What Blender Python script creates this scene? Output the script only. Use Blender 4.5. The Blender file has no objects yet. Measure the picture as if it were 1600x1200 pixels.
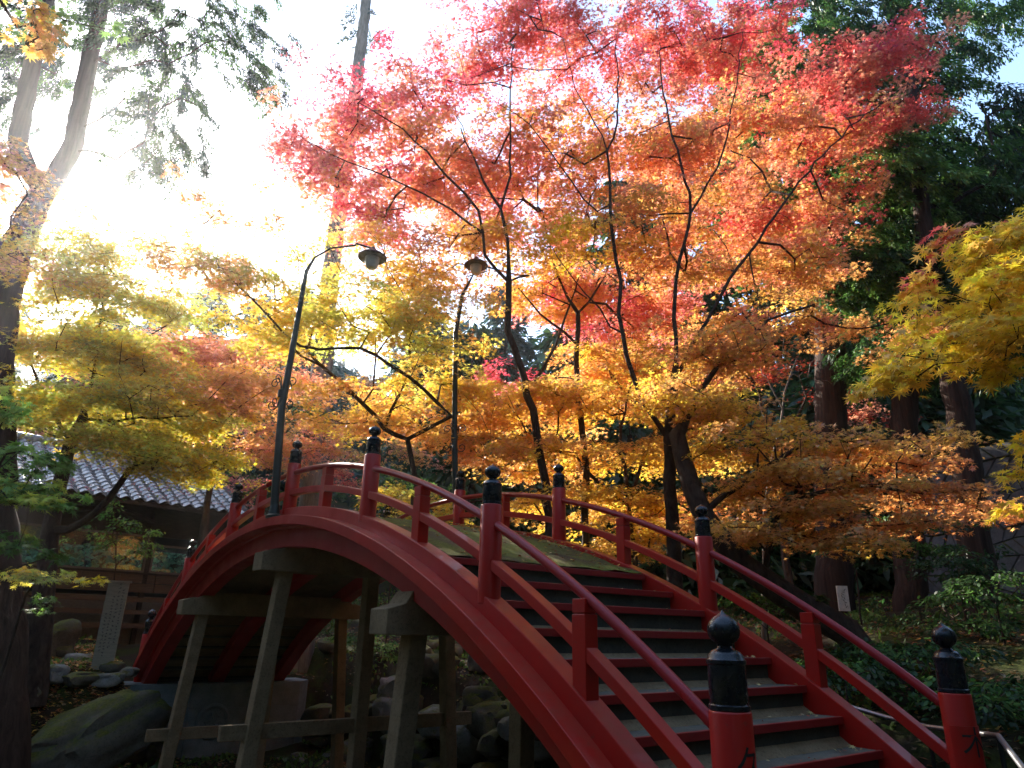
import bpy, bmesh, math, random
import numpy as np
from mathutils import Vector, Matrix, noise as mnoise

random.seed(7)
rng = np.random.default_rng(7)
SC = bpy.context.scene
COL = SC.collection
R_ = math.radians

# ------------------------------------------------------------------ camera
CAM = np.array([-4.8087, -2.3636, 2.2126])
YAW, PITCH, ROLL, FPX = 0.65145, 0.34552, 0.02121, 1075.63
Fv = np.array([math.sin(YAW)*math.cos(PITCH), math.cos(YAW)*math.cos(PITCH), math.sin(PITCH)])
R0 = np.array([math.cos(YAW), -math.sin(YAW), 0.0]); U0 = np.cross(R0, Fv)
Rv = math.cos(ROLL)*R0 + math.sin(ROLL)*U0
Uv = -math.sin(ROLL)*R0 + math.cos(ROLL)*U0
HD = np.array([math.sin(YAW), math.cos(YAW), 0.0])      # horizontal heading
def ray(x, y): return Fv + Rv*(x-800)/FPX - Uv*(y-600)/FPX
def at(x, y, D):
    """world point D metres ahead (horizontal) along the viewing ray of a photo pixel"""
    d = ray(x, y); return CAM + d*(D/(d @ HD))
def ppm(x, y, D):
    d = ray(x, y); return FPX/(D/(d @ HD))               # pixels per metre there
cd = bpy.data.cameras.new('camera'); cam = bpy.data.objects.new('camera', cd); COL.objects.link(cam)
M3 = Matrix((Rv, Uv, -Fv)).transposed()
cam.matrix_world = Matrix.Translation(CAM) @ M3.to_4x4()
cd.sensor_width = 36; cd.lens = 36*FPX/1600; cd.clip_start = 0.05; cd.clip_end = 900
SC.camera = cam

# ------------------------------------------------------------------ light
sd = ray(130, 310); sd = sd/np.linalg.norm(sd)
EL = math.asin(sd[2]); AZ = math.atan2(sd[0], sd[1])
w = bpy.data.worlds.new('World'); SC.world = w; w.use_nodes = True
nt = w.node_tree; sky = nt.nodes.new('ShaderNodeTexSky'); sky.sky_type = 'NISHITA'; sky.sun_disc = False
sky.sun_elevation = EL; sky.sun_rotation = AZ; sky.air_density = 1.0; sky.dust_density = 0.6; sky.ozone_density = 1.0
bg = nt.nodes['Background']; bg.inputs[1].default_value = 0.15
nt.links.new(sky.outputs[0], bg.inputs[0])
sl = bpy.data.lights.new('sun', 'SUN'); sl.energy = 5.0; sl.angle = R_(0.5); sl.color = (1, 0.93, 0.82)
so = bpy.data.objects.new('sun', sl); COL.objects.link(so)
so.rotation_euler = Vector(-sd).to_track_quat('-Z', 'Y').to_euler()
SC.view_settings.view_transform = 'Standard'; SC.view_settings.look = 'None'
SC.view_settings.gamma = 1; SC.view_settings.use_curve_mapping = False
SC.view_settings.exposure = 2.02
SC.render.engine = 'CYCLES'
cy = SC.cycles
cy.max_bounces = 8; cy.diffuse_bounces = 4; cy.glossy_bounces = 3; cy.transmission_bounces = 5; cy.transparent_max_bounces = 6
cy.volume_bounces = 1
cy.use_denoising = True
cy.sample_clamp_indirect = 6

# ------------------------------------------------------------------ materials
MATS = {}
def newmat(name):
    m = bpy.data.materials.new(name); m.use_nodes = True; m.node_tree.nodes.clear(); MATS[name] = m; return m
class NB:
    def __init__(s, m): s.t = m.node_tree; s.n = s.t.nodes; s.l = s.t.links
    def add(s, typ, **kw):
        n = s.n.new(typ)
        for k, v in kw.items(): setattr(n, k, v)
        return n
    def noise(s, scale, detail=6, rough=0.6, vec=None, dist=0):
        n = s.add('ShaderNodeTexNoise'); n.inputs['Scale'].default_value = scale; n.inputs['Detail'].default_value = detail
        n.inputs['Roughness'].default_value = rough; n.inputs['Distortion'].default_value = dist
        if vec: s.l.new(vec, n.inputs['Vector'])
        return n.outputs['Fac']
    def ramp(s, fac, stops):
        r = s.add('ShaderNodeValToRGB'); e = r.color_ramp.elements
        while len(e) < len(stops): e.new(0.5)
        for i, (p, c) in enumerate(stops):
            e[i].position = p; e[i].color = (c[0], c[1], c[2], 1) if not isinstance(c, (int, float)) else (c, c, c, 1)
        s.l.new(fac, r.inputs['Fac']); return r.outputs['Color']
    def mix(s, fac, a, b, mode='MIX'):
        n = s.add('ShaderNodeMix', data_type='RGBA', blend_type=mode)
        for inp, v in ((n.inputs[0], fac), (n.inputs[6], a), (n.inputs[7], b)):
            if isinstance(v, bpy.types.NodeSocket): s.l.new(v, inp)
            elif isinstance(v, (int, float)): inp.default_value = v
            else: inp.default_value = (v[0], v[1], v[2], 1)
        return n.outputs[2]
    def bump(s, h, strength=0.3, dist=0.02):
        b = s.add('ShaderNodeBump'); b.inputs['Strength'].default_value = strength; b.inputs['Distance'].default_value = dist
        s.l.new(h, b.inputs['Height']); return b.outputs['Normal']
    def principled(s, color, rough=0.6, normal=None, spec=0.5, metal=0, coat=0, emis=None):
        p = s.add('ShaderNodeBsdfPrincipled'); o = s.add('ShaderNodeOutputMaterial')
        for nm, v in (('Base Color', color), ('Roughness', rough), ('Specular IOR Level', spec), ('Metallic', metal), ('Coat Weight', coat)):
            i = p.inputs[nm]
            if isinstance(v, bpy.types.NodeSocket): s.l.new(v, i)
            elif isinstance(v, (int, float)): i.default_value = v
            else: i.default_value = (v[0], v[1], v[2], 1)
        if normal: s.l.new(normal, p.inputs['Normal'])
        s.l.new(p.outputs[0], o.inputs[0]); return p
    def obj(s): return s.add('ShaderNodeTexCoord').outputs['Object']
    def world(s): return s.add('ShaderNodeNewGeometry').outputs['Position']
    def upmask(s, lo, hi):
        g = s.add('ShaderNodeNewGeometry'); x = s.add('ShaderNodeSeparateXYZ'); s.l.new(g.outputs['True Normal'], x.inputs[0])
        m = s.add('ShaderNodeMapRange'); m.inputs[1].default_value = lo; m.inputs[2].default_value = hi
        s.l.new(x.outputs['Z'], m.inputs[0]); return m.outputs[0]
    def mul(s, a, b):
        n = s.add('ShaderNodeMath', operation='MULTIPLY')
        for i, v in enumerate((a, b)):
            if isinstance(v, bpy.types.NodeSocket): s.l.new(v, n.inputs[i])
            else: n.inputs[i].default_value = v
        return n.outputs[0]

def m_red(name, base=(0.50, 0.012, 0.006), dirt=0.42, rough=0.34):
    m = newmat(name); b = NB(m); P = b.world()
    n1 = b.noise(1.7, 8, 0.65, P); n2 = b.noise(22, 6, 0.7, P); n3 = b.noise(90, 4, 0.6, P)
    c = b.mix(b.ramp(n1, [(0.3, 0), (0.75, 1)]), base, (base[0]*0.72, base[1]*1.15, base[2]*1.3))
    speck = b.ramp(n2, [(0.60, 0), (0.70, 1)])
    c = b.mix(b.mul(speck, 0.5), c, (0.17, 0.05, 0.03))
    up = b.mul(b.upmask(0.45, 0.95), b.ramp(b.noise(6, 7, 0.7, P), [(0.35, 0.15), (0.65, 1)]))
    c = b.mix(b.mul(up, dirt), c, (0.20, 0.115, 0.06))
    scr = b.ramp(b.noise(45, 5, 0.75, P, 1.0), [(0.68, 0), (0.72, 1)])
    c = b.mix(b.mul(scr, 0.2), c, (0.55, 0.30, 0.24))
    r = b.ramp(n1, [(0.3, rough-0.06), (0.7, rough+0.22)])
    b.principled(c, r, b.bump(b.mix(0.5, n3, n2), 0.12, 0.003), 0.28, 0, 0.12)
    return m
RED = m_red('red paint')
REDR = m_red('red paint handrail', (0.38, 0.012, 0.014), 0.12, 0.30)
REDT = m_red('red paint step edge', (0.30, 0.010, 0.008), 0.3, 0.5)

def m_black():
    m = newmat('black metal cap'); b = NB(m); P = b.world()
    c = b.ramp(b.noise(3, 4, 0.5, P), [(0.3, (0.006, 0.008, 0.012)), (0.8, (0.014, 0.018, 0.024))])
    b.principled(c, b.ramp(b.noise(18, 5, 0.6, P), [(0.3, 0.22), (0.8, 0.36)]), b.bump(b.noise(45, 4, 0.5, P), 0.12, 0.002), 0.5)
    return m
BLACK = m_black()
def m_conc(name, c1, c2, rough=0.9, bumps=0.5, moss=0.0, scale=1.0):
    m = newmat(name); b = NB(m); P = b.world()
    c = b.ramp(b.noise(3.5*scale, 9, 0.7, P), [(0.3, c1), (0.7, c2)])
    c = b.mix(b.mul(b.ramp(b.noise(40*scale, 5, 0.7, P), [(0.52, 0), (0.66, 1)]), 0.5), c, (c1[0]*0.4, c1[1]*0.4, c1[2]*0.4))
    if moss:
        mk = b.mul(b.upmask(0.1, 0.75), b.ramp(b.noise(2.2, 7, 0.7, P), [(0.5-moss*0.3, 0), (0.62-moss*0.2, 1)]))
        mc = b.ramp(b.noise(25, 6, 0.7, P), [(0.3, (0.035, 0.05, 0.008)), (0.7, (0.16, 0.17, 0.03))])
        c = b.mix(mk, c, mc)
    b.principled(c, rough, b.bump(b.mix(0.5, b.noise(55*scale, 6, 0.75, P), b.noise(12*scale, 6, 0.7, P)), bumps, 0.02), 0.25)
    return m
CONC = m_conc('trestle concrete', (0.18, 0.12, 0.062), (0.32, 0.225, 0.125), 0.92, 1.0)
ABUT = m_conc('abutment concrete', (0.15, 0.18, 0.17), (0.25, 0.28, 0.265), 0.85, 0.3)
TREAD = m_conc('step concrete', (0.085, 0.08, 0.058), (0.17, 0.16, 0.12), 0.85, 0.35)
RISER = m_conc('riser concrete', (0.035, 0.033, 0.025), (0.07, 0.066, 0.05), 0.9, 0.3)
ROCK = m_conc('mossy rock', (0.06, 0.055, 0.042), (0.16, 0.145, 0.115), 0.9, 0.8, 0.45, 0.7)
ROCKG = m_conc('grey rock', (0.14, 0.14, 0.135), (0.32, 0.32, 0.31), 0.9, 0.8, 0.25, 0.7)
WALLST = m_conc('wall stone', (0.07, 0.07, 0.075), (0.16, 0.16, 0.165), 0.9, 0.6, 0.2)
JOINT = m_conc('wall joint', (0.03, 0.03, 0.028), (0.06, 0.06, 0.05), 0.95, 0.4)
def m_moss():
    m = newmat('moss on deck'); b = NB(m); P = b.world()
    g = b.ramp(b.noise(30, 7, 0.75, P), [(0.3, (0.05, 0.065, 0.012)), (0.55, (0.19, 0.19, 0.035)), (0.8, (0.34, 0.33, 0.07))])
    br = b.ramp(b.noise(50, 6, 0.7, P), [(0.35, (0.05, 0.035, 0.02)), (0.7, (0.20, 0.13, 0.07))])
    c = b.mix(b.ramp(b.noise(2.4, 7, 0.7, P), [(0.42, 0), (0.62, 1)]), g, br)
    b.principled(c, 0.95, b.bump(b.noise(70, 6, 0.8, P), 0.8, 0.03), 0.15)
    return m
MOSS = m_moss()
def m_ground():
    m = newmat('forest floor'); b = NB(m); P = b.world()
    soil = b.ramp(b.noise(9, 9, 0.75, P), [(0.3, (0.018, 0.013, 0.008)), (0.6, (0.045, 0.03, 0.018)), (0.8, (0.10, 0.066, 0.04))])
    mo = b.ramp(b.noise(26, 7, 0.75, P), [(0.3, (0.012, 0.02, 0.004)), (0.7, (0.07, 0.085, 0.014))])
    c = b.mix(b.ramp(b.noise(0.8, 8, 0.7, P), [(0.44, 0), (0.58, 1)]), soil, mo)
    b.principled(c, 0.95, b.bump(b.noise(18, 8, 0.8, P), 0.9, 0.06), 0.15)
    return m
GROUND = m_ground()
def m_bark(name, c1, c2, sc=7.0, stretch=0.12):
    m = newmat(name); b = NB(m)
    mp = b.add('ShaderNodeMapping'); mp.inputs['Scale'].default_value = (1, 1, stretch)
    b.l.new(b.world(), mp.inputs[0]); v = mp.outputs[0]
    n = b.noise(sc, 8, 0.7, v, 0.6); n2 = b.noise(sc*4, 6, 0.7, v)
    c = b.ramp(n, [(0.35, c1), (0.65, c2)])
    b.principled(c, 0.95, b.bump(b.mix(0.4, n, n2), 0.9, 0.04), 0.15)
    return m
BARK = m_bark('maple bark', (0.028, 0.018, 0.014), (0.085, 0.06, 0.045), 9, 0.4)
CBARK = m_bark('cedar bark', (0.020, 0.012, 0.009), (0.065, 0.040, 0.030), 11, 0.05)
GBARK = m_bark('grey bark', (0.10, 0.09, 0.075), (0.25, 0.22, 0.185), 9, 0.2)
def m_wood(name, c1, c2, rough=0.7):
    m = newmat(name); b = NB(m)
    mp = b.add('ShaderNodeMapping'); mp.inputs['Scale'].default_value = (1, 1, 9)
    b.l.new(b.world(), mp.inputs[0]); n = b.noise(4, 8, 0.7, mp.outputs[0], 0.5)
    b.principled(b.ramp(n, [(0.3, c1), (0.7, c2)]), rough, b.bump(n, 0.3, 0.01), 0.3); return m
DWOOD = m_wood('dark timber', (0.022, 0.015, 0.011), (0.06, 0.042, 0.03))
BWOOD = m_wood('brown boards', (0.075, 0.045, 0.03), (0.15, 0.095, 0.06))
SIGNW = m_wood('pale sign board', (0.20, 0.19, 0.145), (0.32, 0.30, 0.23))
def m_plain(name, c, rough=0.5, metal=0, spec=0.5):
    m = newmat(name); b = NB(m); P = b.world()
    n = b.noise(20, 5, 0.6, P)
    cc = b.mix(b.ramp(n, [(0.3, 0), (0.8, 1)]), c, tuple(x*0.65 for x in c))
    b.principled(cc, rough, b.bump(n, 0.1, 0.005), spec, metal); return m
INK = m_plain('black ink', (0.012, 0.011, 0.010), 0.6)
FADED = m_plain('faded ink', (0.07, 0.065, 0.055), 0.8)
IRON = m_plain('dark green iron', (0.020, 0.032, 0.026), 0.42, 0.3)
LAMPH = m_plain('lamp hood', (0.09, 0.08, 0.07), 0.5, 0.4)
LAMPG = m_plain('frosted lamp glass', (0.62, 0.60, 0.55), 0.25)
PIPE = m_plain('galvanised pipe', (0.45, 0.46, 0.47), 0.35, 0.8)
WHITE = m_plain('white sign paint', (0.78, 0.78, 0.76), 0.5)
PLAST = m_plain('plaster', (0.16, 0.13, 0.10), 0.85)
INNER = m_plain('interior', (0.03, 0.035, 0.035), 0.8)
def m_tile():
    m = newmat('glazed grey roof tile'); b = NB(m); P = b.world()
    c = b.ramp(b.noise(5, 7, 0.7, P), [(0.3, (0.12, 0.125, 0.125)), (0.6, (0.26, 0.27, 0.265)), (0.8, (0.20, 0.24, 0.15))])
    b.principled(c, 0.38, b.bump(b.noise(40, 5, 0.6, P), 0.2, 0.005), 0.6); return m
TILE = m_tile()
def m_glass():
    m = newmat('window glass'); b = NB(m)
    g = b.add('ShaderNodeBsdfGlossy'); g.inputs['Roughness'].default_value = 0.04; g.inputs['Color'].default_value = (0.85, 0.95, 0.95, 1)
    n = b.noise(1.5, 3, 0.5, b.world()); b.l.new(b.bump(n, 0.2, 0.05), g.inputs['Normal'])
    t = b.add('ShaderNodeBsdfTransparent'); t.inputs['Color'].default_value = (0.8, 0.88, 0.86, 1)
    x = b.add('ShaderNodeMixShader'); x.inputs[0].default_value = 0.1
    o = b.add('ShaderNodeOutputMaterial'); b.l.new(t.outputs[0], x.inputs[1]); b.l.new(g.outputs[0], x.inputs[2]); b.l.new(x.outputs[0], o.inputs[0])
    return m
GLASS = m_glass()
def m_leaf(name, trans=0.5, gloss=0.05, sat=1.0):
    m = newmat(name); b = NB(m)
    a = b.add('ShaderNodeAttribute', attribute_name='tint'); c = a.outputs['Color']
    d = b.add('ShaderNodeBsdfDiffuse'); t = b.add('ShaderNodeBsdfTranslucent'); g = b.add('ShaderNodeBsdfGlossy')
    g.inputs['Roughness'].default_value = 0.45; g.inputs['Color'].default_value = (0.9, 0.9, 0.9, 1)
    b.l.new(c, d.inputs[0]); b.l.new(c, t.inputs[0])
    x = b.add('ShaderNodeMixShader'); x.inputs[0].default_value = trans
    y = b.add('ShaderNodeMixShader'); y.inputs[0].default_value = gloss
    o = b.add('ShaderNodeOutputMaterial')
    b.l.new(d.outputs[0], x.inputs[1]); b.l.new(t.outputs[0], x.inputs[2])
    b.l.new(x.outputs[0], y.inputs[1]); b.l.new(g.outputs[0], y.inputs[2]); b.l.new(y.outputs[0], o.inputs[0])
    return m
LEAF = m_leaf('maple leaf', 0.62, 0.06)
NEEDLE = m_leaf('conifer foliage', 0.35, 0.04)
GLEAF = m_leaf('green leaf', 0.4, 0.025)
LITTER = m_leaf('fallen leaf', 0.15, 0.04)

# ------------------------------------------------------------------ mesh helpers
class MB:
    def __init__(s): s.v = []; s.f = []
    def quadbox(s, P):               # P: 8 corners, bottom 0-3 then top 4-7
        o = len(s.v); s.v += [tuple(p) for p in P]
        for q in ((0, 3, 2, 1), (4, 5, 6, 7), (0, 1, 5, 4), (1, 2, 6, 5), (2, 3, 7, 6), (3, 0, 4, 7)): s.f.append(tuple(o+i for i in q))
    def box(s, x0, x1, y0, y1, z0, z1):
        s.quadbox([(x0, y0, z0), (x1, y0, z0), (x1, y1, z0), (x0, y1, z0), (x0, y0, z1), (x1, y0, z1), (x1, y1, z1), (x0, y1, z1)])
    def obox(s, c, ax, ay, az, hx, hy, hz):
        c, ax, ay, az = map(np.asarray, (c, ax, ay, az)); P = []
        for k in (-1, 1):
            for i, j in ((-1, -1), (1, -1), (1, 1), (-1, 1)): P.append(c+ax*hx*i+ay*hy*j+az*hz*k)
        s.quadbox(P)
    def prism(s, poly, a, b, fn):    # poly 2-D list, extruded from a to b; fn(u,v,w)->xyz
        o = len(s.v); n = len(poly)
        for w_ in (a, b):
            for u, v in poly: s.v.append(tuple(fn(u, v, w_)))
        s.f.append(tuple(o+i for i in range(n))[::-1]); s.f.append(tuple(o+n+i for i in range(n)))
        for i in range(n):
            j = (i+1) % n; s.f.append((o+i, o+j, o+n+j, o+n+i))
    def tube(s, pts, rad, n=8, caps=True):
        pts = [np.asarray(p, float) for p in pts]
        if isinstance(rad, (int, float)): rad = [rad]*len(pts)
        o = len(s.v); up = None
        for k, p in enumerate(pts):
            d = pts[min(k+1, len(pts)-1)]-pts[max(k-1, 0)]; d = d/(np.linalg.norm(d)+1e-9)
            if up is None:
                a = np.array([0, 0, 1.0]) if abs(d[2]) < 0.9 else np.array([1.0, 0, 0])
                up = np.cross(d, a)
            up = up-d*(up @ d); up = up/(np.linalg.norm(up)+1e-9); sd_ = np.cross(d, up)
            for i in range(n):
                t = 2*math.pi*i/n; s.v.append(tuple(p+rad[k]*(math.cos(t)*up+math.sin(t)*sd_)))
        for k in range(len(pts)-1):
            for i in range(n):
                j = (i+1) % n; s.f.append((o+k*n+i, o+k*n+j, o+(k+1)*n+j, o+(k+1)*n+i))
        if caps:
            s.f.append(tuple(o+i for i in range(n))[::-1]); s.f.append(tuple(o+(len(pts)-1)*n+i for i in range(n)))
    def lathe(s, prof, c, n=28):     # prof [(r,z)], axis vertical at c
        o = len(s.v)
        for r, z in prof:
            for i in range(n):
                t = 2*math.pi*i/n; s.v.append((c[0]+r*math.cos(t), c[1]+r*math.sin(t), c[2]+z))
        for k in range(len(prof)-1):
            for i in range(n):
                j = (i+1) % n; s.f.append((o+k*n+i, o+k*n+j, o+(k+1)*n+j, o+(k+1)*n+i))
        s.f.append(tuple(o+i for i in range(n))[::-1]); s.f.append(tuple(o+(len(prof)-1)*n+i for i in range(n)))
    def mesh(s, name, mat, smooth=False):
        me = bpy.data.meshes.new(name); me.from_pydata(s.v, [], s.f); me.materials.append(mat)
        if smooth: me.polygons.foreach_set('use_smooth', [True]*len(me.polygons)); me.set_sharp_from_angle(angle=R_(38))
        me.update(); return me
    def build(s, name, mat, parent=None, smooth=False, bevel=0, origin=None):
        if origin is not None:
            s.v = [(a-origin[0], b-origin[1], c-origin[2]) for a, b, c in s.v]
        o = bpy.data.objects.new(name, s.mesh(name, mat, smooth)); COL.objects.link(o)
        if origin is not None: o.location = origin
        if parent is not None: attach(o, parent)
        if bevel:
            md = o.modifiers.new('bevel', 'BEVEL'); md.width = bevel; md.segments = 2; md.limit_method = 'ANGLE'; md.angle_limit = R_(40)
        return o
WLOC = {}
def wloc(o):
    p = Vector(o.location)
    while o.parent is not None: o = o.parent; p = p + Vector(o.location)
    return p
def attach(o, parent):               # keep world place; no rotations on parents
    pl = wloc(parent); o.location = Vector(o.location)-pl; o.parent = parent
def thing(name, label, cat, loc=(0, 0, 0), group=None):
    o = bpy.data.objects.new(name, None); COL.objects.link(o); o.location = loc; o.empty_display_size = 0.2
    tag(o, label, cat, group); return o
def tag(o, label=None, cat=None, group=None, kind=None):
    if label: o['label'] = label
    if cat: o['category'] = cat
    if group: o['group'] = group
    if kind: o['kind'] = kind
    return o
def sm(a, b, x):
    t = min(1, max(0, (x-a)/(b-a))); return t*t*(3-2*t)
def smn(a, b, x):
    t = np.clip((x-a)/(b-a), 0, 1); return t*t*(3-2*t)

# ------------------------------------------------------------------ terrain
def vnoise(x, y, s, seed=0):
    """cheap smooth value noise for arrays"""
    x = np.asarray(x)/s; y = np.asarray(y)/s
    xi = np.floor(x).astype(int); yi = np.floor(y).astype(int); fx = x-xi; fy = y-yi
    fx = fx*fx*(3-2*fx); fy = fy*fy*(3-2*fy)
    def h(i, j):
        n = (i*374761393+j*668265263+seed*1442695041) & 0x7fffffff
        n = ((n ^ (n >> 13))*1274126177) & 0x7fffffff
        return ((n ^ (n >> 16)) & 0xffff)/65535.0
    return (h(xi, yi)*(1-fx)+h(xi+1, yi)*fx)*(1-fy)+(h(xi, yi+1)*(1-fx)+h(xi+1, yi+1)*fx)*fy
def H(x, y):
    x = np.asarray(x, float); y = np.asarray(y, float)
    z = np.full(np.broadcast(x, y).shape, -0.25)
    right = smn(2.25, 3.0, x+0.25*(vnoise(x, y, 1.3, 3)-0.5))
    near = smn(1.6, 0.3, y)
    farm = smn(14.3, 14.9, y)
    farl = smn(12.1, 14.2, y+0.15*vnoise(x, y, 0.8, 8))
    zr = 1.2+0.28*np.clip(x-3, 0, 3.4)+0.14*np.clip(x-6.4, 0, 30)+0.06*np.clip(y-6, 0, 30)
    zn = 0.65+0.5*smn(-3.0, -1.6, x)
    zf = np.where(x < -1.8, -0.25+1.72*farl+0.35*smn(14.5, 18, y), -0.25+1.35*farm+0.6*smn(15, 18, y))
    z = np.maximum(z, -0.25+(zn+0.25)*near)
    z = np.maximum(z, zf)
    z = np.maximum(z, -0.25+(zr+0.25)*right)
    dist = np.hypot(x+4.8, y+2.4)
    z = z+np.clip(dist-27, 0, 90)*0.27+np.clip(dist-60, 0, 400)*0.10
    amp = 0.10*smn(0.3, 2.5, np.abs(y-0.3)+0*x)
    z = z+amp*(vnoise(x, y, 0.9, 1)-0.5)*1.6+0.06*(vnoise(x, y, 0.35, 2)-0.5)+0.5*(vnoise(x, y, 5, 5)-0.5)*smn(18, 28, dist)
    return z
def build_ground():
    def axis(lo, hi, c0, c1, fine):
        a = list(np.arange(c0, c1, fine)); st = fine; p = c1
        while p < hi: a.append(p); st *= 1.13; p += st
        a.append(hi); st = fine; p = c0; b = []
        while p > lo: st *= 1.13; p -= st; b.append(max(p, lo))
        return np.array(sorted(set(b+a)))
    xs = axis(-200, 240, -7, 16, 0.16); ys = axis(-200, 240, -3, 21, 0.16)
    X, Y = np.meshgrid(xs, ys); Z = H(X, Y)
    V = np.c_[X.ravel(), Y.ravel(), Z.ravel()]; nx, ny = len(xs), len(ys)
    i = np.arange(nx-1)[None, :]+nx*np.arange(ny-1)[:, None]; i = i.ravel()
    Fq = np.c_[i, i+1, i+nx+1, i+nx]
    me = bpy.data.meshes.new('ground'); me.from_pydata(V.tolist(), [], Fq.tolist()); me.materials.append(GROUND)
    me.polygons.foreach_set('use_smooth', [True]*len(me.polygons))
    o = bpy.data.objects.new('ground', me); COL.objects.link(o); o['kind'] = 'structure'
build_ground()
def hz(x, y): return float(H(x, y))
def gh(px, py, lift=0.0):
    """where the viewing ray of a photo pixel meets the ground"""
    d = ray(px, py); d = d/(d @ HD); D = 4.0
    while D < 60:
        q = CAM+d*D
        if q[2] < hz(q[0], q[1]): break
        D += 0.05
    return np.array([q[0], q[1], hz(q[0], q[1])+lift])

# ------------------------------------------------------------------ bridge
YC, ZC, RT = 7.533, -7.622, 12.027
def arc(Rr, y): return ZC+math.sqrt(Rr*Rr-(y-YC)**2)
def sweep(mb, x0, x1, r0, r1, t0, t1, n=64):
    o = len(mb.v)
    for k in range(n+1):
        t = t0+(t1-t0)*k/n; s_, c_ = math.sin(t), math.cos(t)
        for x, r in ((x0, r0), (x1, r0), (x1, r1), (x0, r1)): mb.v.append((x, YC+r*s_, ZC+r*c_))
    for k in range(n):
        for i in range(4):
            j = (i+1) % 4; a = o+4*k; mb.f.append((a+i, a+j, a+4+j, a+4+i))
    mb.f.append((o, o+1, o+2, o+3)); e = o+4*n; mb.f.append((e+3, e+2, e+1, e))
TH0, TH1 = R_(-42.5), R_(37.6)
bridge = thing('arched_bridge', 'vermilion arched footbridge with black onion-shaped post caps over a dry stream bed', 'bridge', (0, YC, 0))
for s in (-1, 1):
    def sx(a, b): return (min(s*a, s*b), max(s*a, s*b))
    m = MB(); sweep(m, *sx(1.32, 1.49), 11.10, RT-0.65, TH0, TH1, 90); m.build('edge_beam', RED, bridge, bevel=0.008)
    m = MB(); sweep(m, *sx(1.486, 1.66), 11.127, 11.245, TH0, TH1, 90); m.build('fascia_board', RED, bridge, bevel=0.006)
    m = MB(); sweep(m, *sx(1.20, 1.44), 10.865, 11.13, TH0, TH1, 90); m.build('arch_girder', RED, bridge, bevel=0.006)
m = MB(); sweep(m, -0.14, 0.14, 10.90, 11.11, TH0, TH1, 90); m.build('arch_girder', RED, bridge)
m = MB(); sweep(m, -1.315, 1.315, 11.105, 11.16, TH0, TH1, 80); m.build('deck_slab', CONC, bridge)
# treads
NOS = [(3.10, 2.85), (2.709, 2.65), (2.314, 2.455), (1.937, 2.245), (1.598, 2.035), (1.276, 1.82), (0.977, 1.60), (0.682, 1.385), (0.40, 1.17), (0.12, 0.96)]
XI = 1.312
for side in (0, 1):
    mir = (lambda y: y) if side == 0 else (lambda y: 2*YC-y)
    for k, (y, z) in enumerate(NOS):
        yb = NOS[k-1][0]+0.05 if k else 3.30
        y0, y1 = sorted((mir(y+0.035), mir(yb)))
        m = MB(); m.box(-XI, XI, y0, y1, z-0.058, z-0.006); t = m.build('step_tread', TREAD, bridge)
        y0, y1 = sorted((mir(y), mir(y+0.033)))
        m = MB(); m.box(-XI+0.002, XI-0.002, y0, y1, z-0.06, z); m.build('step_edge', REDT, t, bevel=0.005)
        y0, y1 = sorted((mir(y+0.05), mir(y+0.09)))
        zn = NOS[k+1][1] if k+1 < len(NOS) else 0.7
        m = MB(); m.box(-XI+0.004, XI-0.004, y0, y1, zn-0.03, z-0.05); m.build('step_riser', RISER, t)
# mossy crown of the deck
m = MB(); nY, nX = 110, 34
for i in range(nY+1):
    y = 3.13+(2*YC-6.26)*i/nY
    e = min(i, nY-i)/nY
    for j in range(nX+1):
        x = -XI+2*XI*j/nX
        zz = arc(11.325, y)+0.055*sm(0.06, 0.0, e)+0.02*(1-abs(x)/XI)**0.5*sm(0, 0.05, e)
        zz += 0.022*(float(vnoise(x, y, 0.22, 9))-0.5)+0.012*(float(vnoise(x, y, 0.08, 4))-0.5)
        m.v.append((x, y, zz))
for i in range(nY):
    for j in range(nX):
        a = i*(nX+1)+j; m.f.append((a, a+1, a+nX+2, a+nX+1))
m.build('mossy_deck', MOSS, bridge, smooth=True)

PY = [0.119, 2.34, 4.68, 7.149, 9.697, 12.15, 14.60]
def giboshi(mb, c, sr, sh):
    P = [(0.082, 0), (0.086, 0.004), (0.086, 0.018), (0.080, 0.022), (0.080, 0.028), (0.082, 0.032), (0.080, 0.155), (0.085, 0.160), (0.085, 0.172),
         (0.079, 0.176), (0.074, 0.190), (0.060, 0.203), (0.046, 0.208), (0.036, 0.212), (0.030, 0.220), (0.038, 0.230), (0.055, 0.240),
         (0.066, 0.254), (0.071, 0.272), (0.069, 0.290), (0.060, 0.306), (0.044, 0.320), (0.026, 0.330), (0.012, 0.337), (0.004, 0.346), (0.0005, 0.350)]
    mb.lathe([(r*sr, z*sh) for r, z in P], c, 32)
def arcpt(x, Rr, y): return (x, y, arc(Rr, y))
def ztop(i):
    return [1.843, 3.216, 4.077, 4.40, 4.160, 3.42, 2.02][i]
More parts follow.
